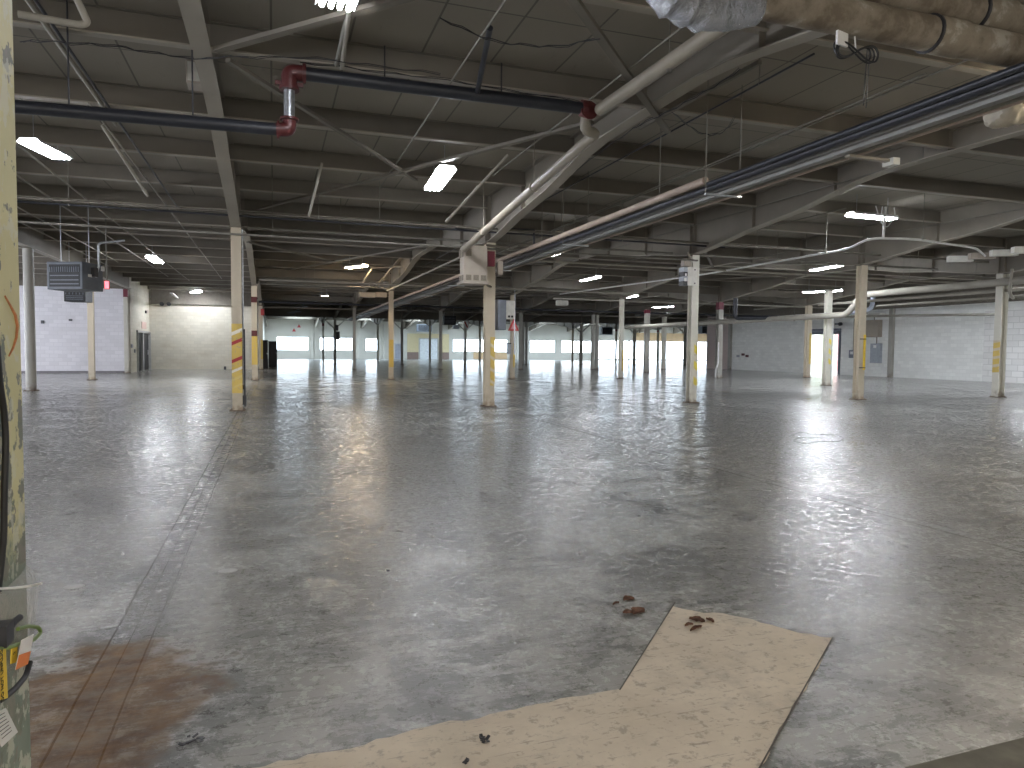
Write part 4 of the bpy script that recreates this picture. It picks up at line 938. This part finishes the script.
# far hanging heaters
for (px,py,y,w,h,mat,lab) in ((424,328,92,1.9,.95,'bluegrey','grey heater in the distance left of the red sign'),(449,320.5,62,1.1,.8,'heaterdark','dark louvred heater in front of the far ceiling, centre left'),(606,331,80,1.5,1.0,'greybox','pale grey heater over the far frosted window'),(703.5,330,72,.9,.85,'bluegrey','dark grey heater between the pale striped and red topped columns')):
    heater(at(px,py,y=y),w,.8,h,0,lab,mat,8)
# red and white sign, fourth row
p=at(466.5,324.5,y=cy(3)-.3); t=thing('hose_sign','red and white sign high on a far pale column','sign',p); MB().cbox(p,(.5,.05,.75)).build('board',M['white'],t); MB().bar(p+Vector((-.2,-.03,.3)),p+Vector((.1,-.03,-.3)),.02,.14).bar(p+Vector((.2,-.03,.33)),p+Vector((.2,-.03,-.1)),.02,.12).build('stripe',M['signred'],t)
p=at(456,327,y=cy(3)-.5); tag(MB().cbox(p,(.6,.3,.35)).build('white_box',M['bluepipe']),'pale blue box left of the far red and white sign','box')
p=at(262.5,312,y=cy(2)-.2); tag(MB().cbox(p,(.22,.05,.42)).build('fire_sign',M['signred']),'red sign at the top of the column beside the black cabinets','sign')
for k,(px,py,lab) in enumerate(((299,326,'upper of two small red triangles'),(294,330,'lower of two small red triangles'))):
    p=at(px,py,y=YB-.1); tag(MB().prism([(p.x-.25,p.z-.2),(p.x+.25,p.z-.2),(p.x,p.z+.25)],'y',YB-.14,YB-.1).build('triangle_sign',M['signred']),lab+' over the leftmost far window','sign')
# beige boxes in the roof of the middle left bay
for k,(px,lab) in enumerate(((367,'longer beige box under the pale crossing pipe'),(381,'shorter beige box beside the longer one under the pale pipe'))):
    p=at(px,295,y=34.2); t=thing('duct_box',lab+', left centre','box',p); MB().cbox(p,(.75 if k==0 else .5,.4,.22)).build('body',M['beigebox'],t); MB().tube([p,(p.x,p.y,DECK)],.015,6).build('hanger',M['conduit'],t)
p=at(562,303,y=30); t=thing('roof_box','small pale box hanging under the roof left of the centre light','box',p); MB().cbox(p,(.5,.3,.22)).build('body',M['palebox'],t); MB().tube([p,(p.x,p.y,DECK)],.012,6).build('hanger',M['conduit'],t)
# louvre bracket near the orange bulb
p=at(308,303,y=52); t=thing('hanging_rack','grey slatted rack hanging in the far left bay below the orange bulb','rack',p)
for k in range(4):
    q=p+Vector((.35-.42*k,.0,.38-.36*k)); MB().bar(q+Vector((-.45,0,0)),q+Vector((.45,.5,.1)),.12,.06).build('slat',M['bluegrey'] if k%2 else M['bluepipe'],t)
MB().bar(p+Vector((.5,.1,.6)),p+Vector((-1.1,.1,-.85)),.05,.05).tube([p+Vector((.3,.1,.4)),(p.x+.3,p.y+.1,DECK)],.02,6).build('rail',M['bluegrey'],t)
# black cabinets by the third row
for (px0,px1,y,h,lab) in ((262.2,268.0,51.6,1.98,'left black metal cabinet beside the yellow guarded column, standing nearer'),(268.5,277.2,56.5,1.95,'right wider black cabinet standing just behind the first')):
    a=at(px0,360,y=y).x; b=at(px1,360,y=y).x
    t=thing('metal_cabinet',lab,'cabinet',((a+b)/2,y,0)); MB().box(a,b,y,y+.5,0.0,h).build('body',M['lockers'],t,bevel=.01)
    dr=MB().box(a+.02,b-.02,y-.02,y-.002,.05,h-.03).build('door',M['lockers'],t); MB().cbox((b-.06,y-.04,1.05),(.04,.04,.10)).build('handle',M['galv'],dr)
# right wall electrical gear
def wallbox(px0,px1,py0,py1,mat,label,name='electrical_box',dep=.22,door=True,ctop=4.2):
    a=at(px0,(py0+py1)/2,x=XR-dep); b=at(px1,(py0+py1)/2,x=XR-dep); zt=at((px0+px1)/2,py0,x=XR-dep).z; zb=at((px0+px1)/2,py1,x=XR-dep).z
    y0,y1=min(a.y,b.y),max(a.y,b.y)
    t=thing(name,label,'electrical box',(XR-dep/2,(y0+y1)/2,zb)); MB().box(XR-dep,XR-.001,y0,y1,zb,zt).build('body',M[mat],t,bevel=.01)
    if door: MB().box(XR-dep-.015,XR-dep-.001,y0+.04,y1-.04,zb+.05,zt-.05).build('door',M[mat],t); MB().box(XR-dep-.03,XR-dep-.014,(y0+y1)/2-.12,(y0+y1)/2+.1,zt-.28,zt-.1).build('label_plate',M['white'],t)
    MB().tube([(XR-.1,(y0+y1)/2,zt),(XR-.1,(y0+y1)/2,ctop)],.03,8).build('conduit',M['conduit'],t)
    return t
zwb=at(871,337,x=XR-.35).z-.005; zlb=at(862.5,317.5,x=XR-.5).z-.005
wallbox(870,879.5,343.5,363,'greybox','pale grey electrical panel on the right wall beside the taped column',ctop=zwb)
wallbox(848.7,854.5,350,358,'framedark','small dark disconnect box left of the taped column on the wall',ctop=zlb)
wallbox(864,878,320,337,'beigebox','beige wall box above the pale electrical panel','wall_box',.35,False,zlb)
wallbox(845,880,314,317.5,'palebox','long pale ledge box high on the right wall behind the taped column','wall_ledge',.5,False)
for (px,py,lab) in ((801,318,'left'),(838,324,'right')):
    p=at(px,py,x=XR-.35); t=thing('flood_light','small twin spot light at the %s top corner of the dock door'%lab,'spot light',p)
    MB().tube([p+Vector((0,-.25,0)),p+Vector((-.15,-.3,-.02))],.12,10).build('head',M['dark'],t); MB().cbox(p,(.2,.4,.12)).build('bracket',M['framedark'],t); MB().cbox(p+Vector((-.1,.25,0)),(.1,.12,.14)).build('bulb',M['white'],t)
p=at(744,356,x=XR-.02); 
for k,(px,py,lab) in enumerate(((738,356,'left'),(743,354.5,'middle'),(747,356,'right'))):
    p=at(px,py,x=XR-.03); tag(MB().cbox(p,(.05,.35,.18)).build('wall_outlet',M['redpipe'] if k else M['greybox']),'%s one of three small fittings on the right wall right of the red topped column'%lab,'outlet')
p=at(42.5,322,y=43.475); tag(MB().cbox(p,(.14,.05,.17)).build('wall_plate',M['dark']),'left small dark plate on the bluish wall below the heater','plate')
p=at(70.5,320,y=43.475); tag(MB().cbox(p,(.16,.05,.10)).build('wall_plate',M['dark']),'right small dark plate on the bluish wall nearer the column','plate')
p=at(146,312,x=-7.47); tag(MB().cbox(p,(.06,.35,.16)).build('wall_speaker',M['dark']),'small dark box on the cream return wall above the doorway sign','speaker')
for k,px in enumerate((162,169)):
    p=at(px,304,y=50.1); tag(MB().tube([p+Vector((0,-.15,0)),p],.13,12).build('round_vent',M['dark']),['left','right'][k]+' round dark vent high on the cream back left wall','vent')
p=at(225,368.5,y=50.0); tag(MB().cbox((p.x,50.05,.1),(.14,.14,.2)).build('small_box',M['dark']),'tiny dark box on the floor at the foot of the cream back wall','box')
for k,(px,py) in enumerate(((132,346),(135,351))):
    p=at(px,py,x=-7.46); tag(MB().cbox(p,(.08,.18,.2)).build('wall_switch',M['greybox']),['upper','lower'][k]+' grey switch on the return wall left of the dark doorway','switch')

# ------------------------------------------------------------------ things on the floor
def leaf(px,py,l,w,rz,label,z0=0.0):
    p=at(px,py,z=z0); b=MB(); n=7; top=[];bot=[]
    for i in range(n+1):
        f=i/n; hw=w*math.sin(PI*min(1,f*.92+.04))*(1+.2*math.sin(i*2.3))
        for s in (-1,0,1): top.append(Vector(((f-.5)*l*1.25,s*hw*.68,.008+.004*abs(s)+.006*math.sin(f*PI)+.003*math.sin(i*3+s))))
    R=Matrix.Rotation(rz,3,'Z'); o=len(top)
    vs=[p+R@v for v in top]+[p+R@(v-Vector((0,0,.007))) for v in top]
    fs=[]
    for i in range(n):
        for j in range(2): a=i*3+j; fs+= [(a,a+1,a+4,a+3),(o+a+3,o+a+4,o+a+1,o+a)]
        fs+=[(i*3,i*3+3,o+i*3+3,o+i*3),(i*3+5,i*3+2,o+i*3+2,o+i*3+5)]
    fs+=[(0,o,o+1,1),(1,o+1,o+2,2),(n*3,n*3+1,o+n*3+1,o+n*3),(n*3+1,n*3+2,o+n*3+2,o+n*3+1)]
    b.add(vs,fs); ob=b.build('dry_leaf',M['brownleaf']); return tag(ob,label,'leaf','dry brown scraps on the floor')
leaf(628.5,600,.06,.045,.2,'brown scrap on the grey floor, farthest from the camera'); leaf(616,604.5,.045,.008,.35,'thin brown sliver left of the farthest brown scrap')
leaf(638,612,.085,.055,.55,'largest brown scrap on the grey floor left of the beige patch'); leaf(628,613.5,.05,.035,-.2,'small brown scrap touching the largest one')
leaf(697,621,.07,.045,-.9,'oval brown scrap on the beige patch',.004); leaf(710,621.5,.045,.02,-1.3,'narrow brown scrap on the beige patch, rightmost',.004)
leaf(689,626,.045,.016,.1,'small dark scrap left on the beige patch',.004); leaf(696,629.5,.08,.018,.35,'long brown strip lowest on the beige patch',.004)
def scrap(px,py,s,label,z=.004):
    p=at(px,py,z=z); b=MB()
    for k in range(9):
        a=p+Vector((random.uniform(-s,s),random.uniform(-s*.7,s*.7),random.uniform(.002,.012))); q=a+Vector((random.uniform(-s,s),random.uniform(-s,s),random.uniform(-.002,.012))); q.z=max(q.z,z+.003)
        b.bar(a,q,.012,.003)
    return tag(b.build('black_scrap',M['dark']),label,'scrap')
scrap(485,741,.016,'crumpled black scrap on the beige patch near the bottom'); scrap(466,763,.008,'tiny black crumb below the crumpled scrap'); scrap(192,742,.03,'dark twig litter on the floor near the bottom left',0)
scrap(388,572,.008,'tiny dark crumb in the middle of the floor',0); 
p=[at(*q,z=.008) for q in ((790,436),(800,432),(815,435),(835,434),(845,438),(838,442),(820,441),(805,444),(792,441),(800,437),(825,438))]
tag(MB().tube(bend(p,.3,5),.005,6).build('floor_wire',M['wire']),'thin dark wire loosely coiled on the floor, right of centre','wire')
for k,(px,py,lab) in enumerate(((74,587,'left'),(228,571,'right'))):
    p=at(px,py,z=0); tag(MB().prism([(p.x-.06+.06*(1+math.cos(t*PI/8))-.0,p.y+.045*math.sin(t*PI/8)) for t in range(16)],'z',-.002,.003).build('paint_mark',plain('pale_mark_%d'%k,(.40,.40,.39),.6)),'pale smeared mark on the floor at the %s near the post'%lab,'mark')

# ------------------------------------------------------------------ sky, camera, view
w=bpy.data.worlds.new('sky'); sc.world=w; w.use_nodes=True
bg=w.node_tree.nodes['Background']; bg.inputs[0].default_value=(.86,.93,1,1); bg.inputs[1].default_value=5.0
cam=bpy.data.cameras.new('camera'); co=bpy.data.objects.new('camera',cam); C.objects.link(co); sc.camera=co
cam.sensor_width=36; cam.lens=F/1024*36; cam.clip_end=400; cam.clip_start=.02
c,s=math.cos(YAW),math.sin(YAW); cp,sp=math.cos(PIT),math.sin(PIT); cr,sr=math.cos(ROL),math.sin(ROL)
fw=Vector((s*cp,c*cp,-sp)); rt=Vector((c,-s,0)); up=Vector((s*sp,c*sp,cp))
R2=rt*cr+up*sr; U2=up*cr-rt*sr
co.matrix_world=Matrix(((R2.x,U2.x,-fw.x,0),(R2.y,U2.y,-fw.y,0),(R2.z,U2.z,-fw.z,H),(0,0,0,1)))
vs=sc.view_settings; vs.view_transform='Standard'; vs.look='None'; vs.gamma=1; vs.exposure=1.2; vs.use_curve_mapping=False
sc.cycles.max_bounces=8; sc.cycles.diffuse_bounces=5; sc.cycles.sample_clamp_indirect=6
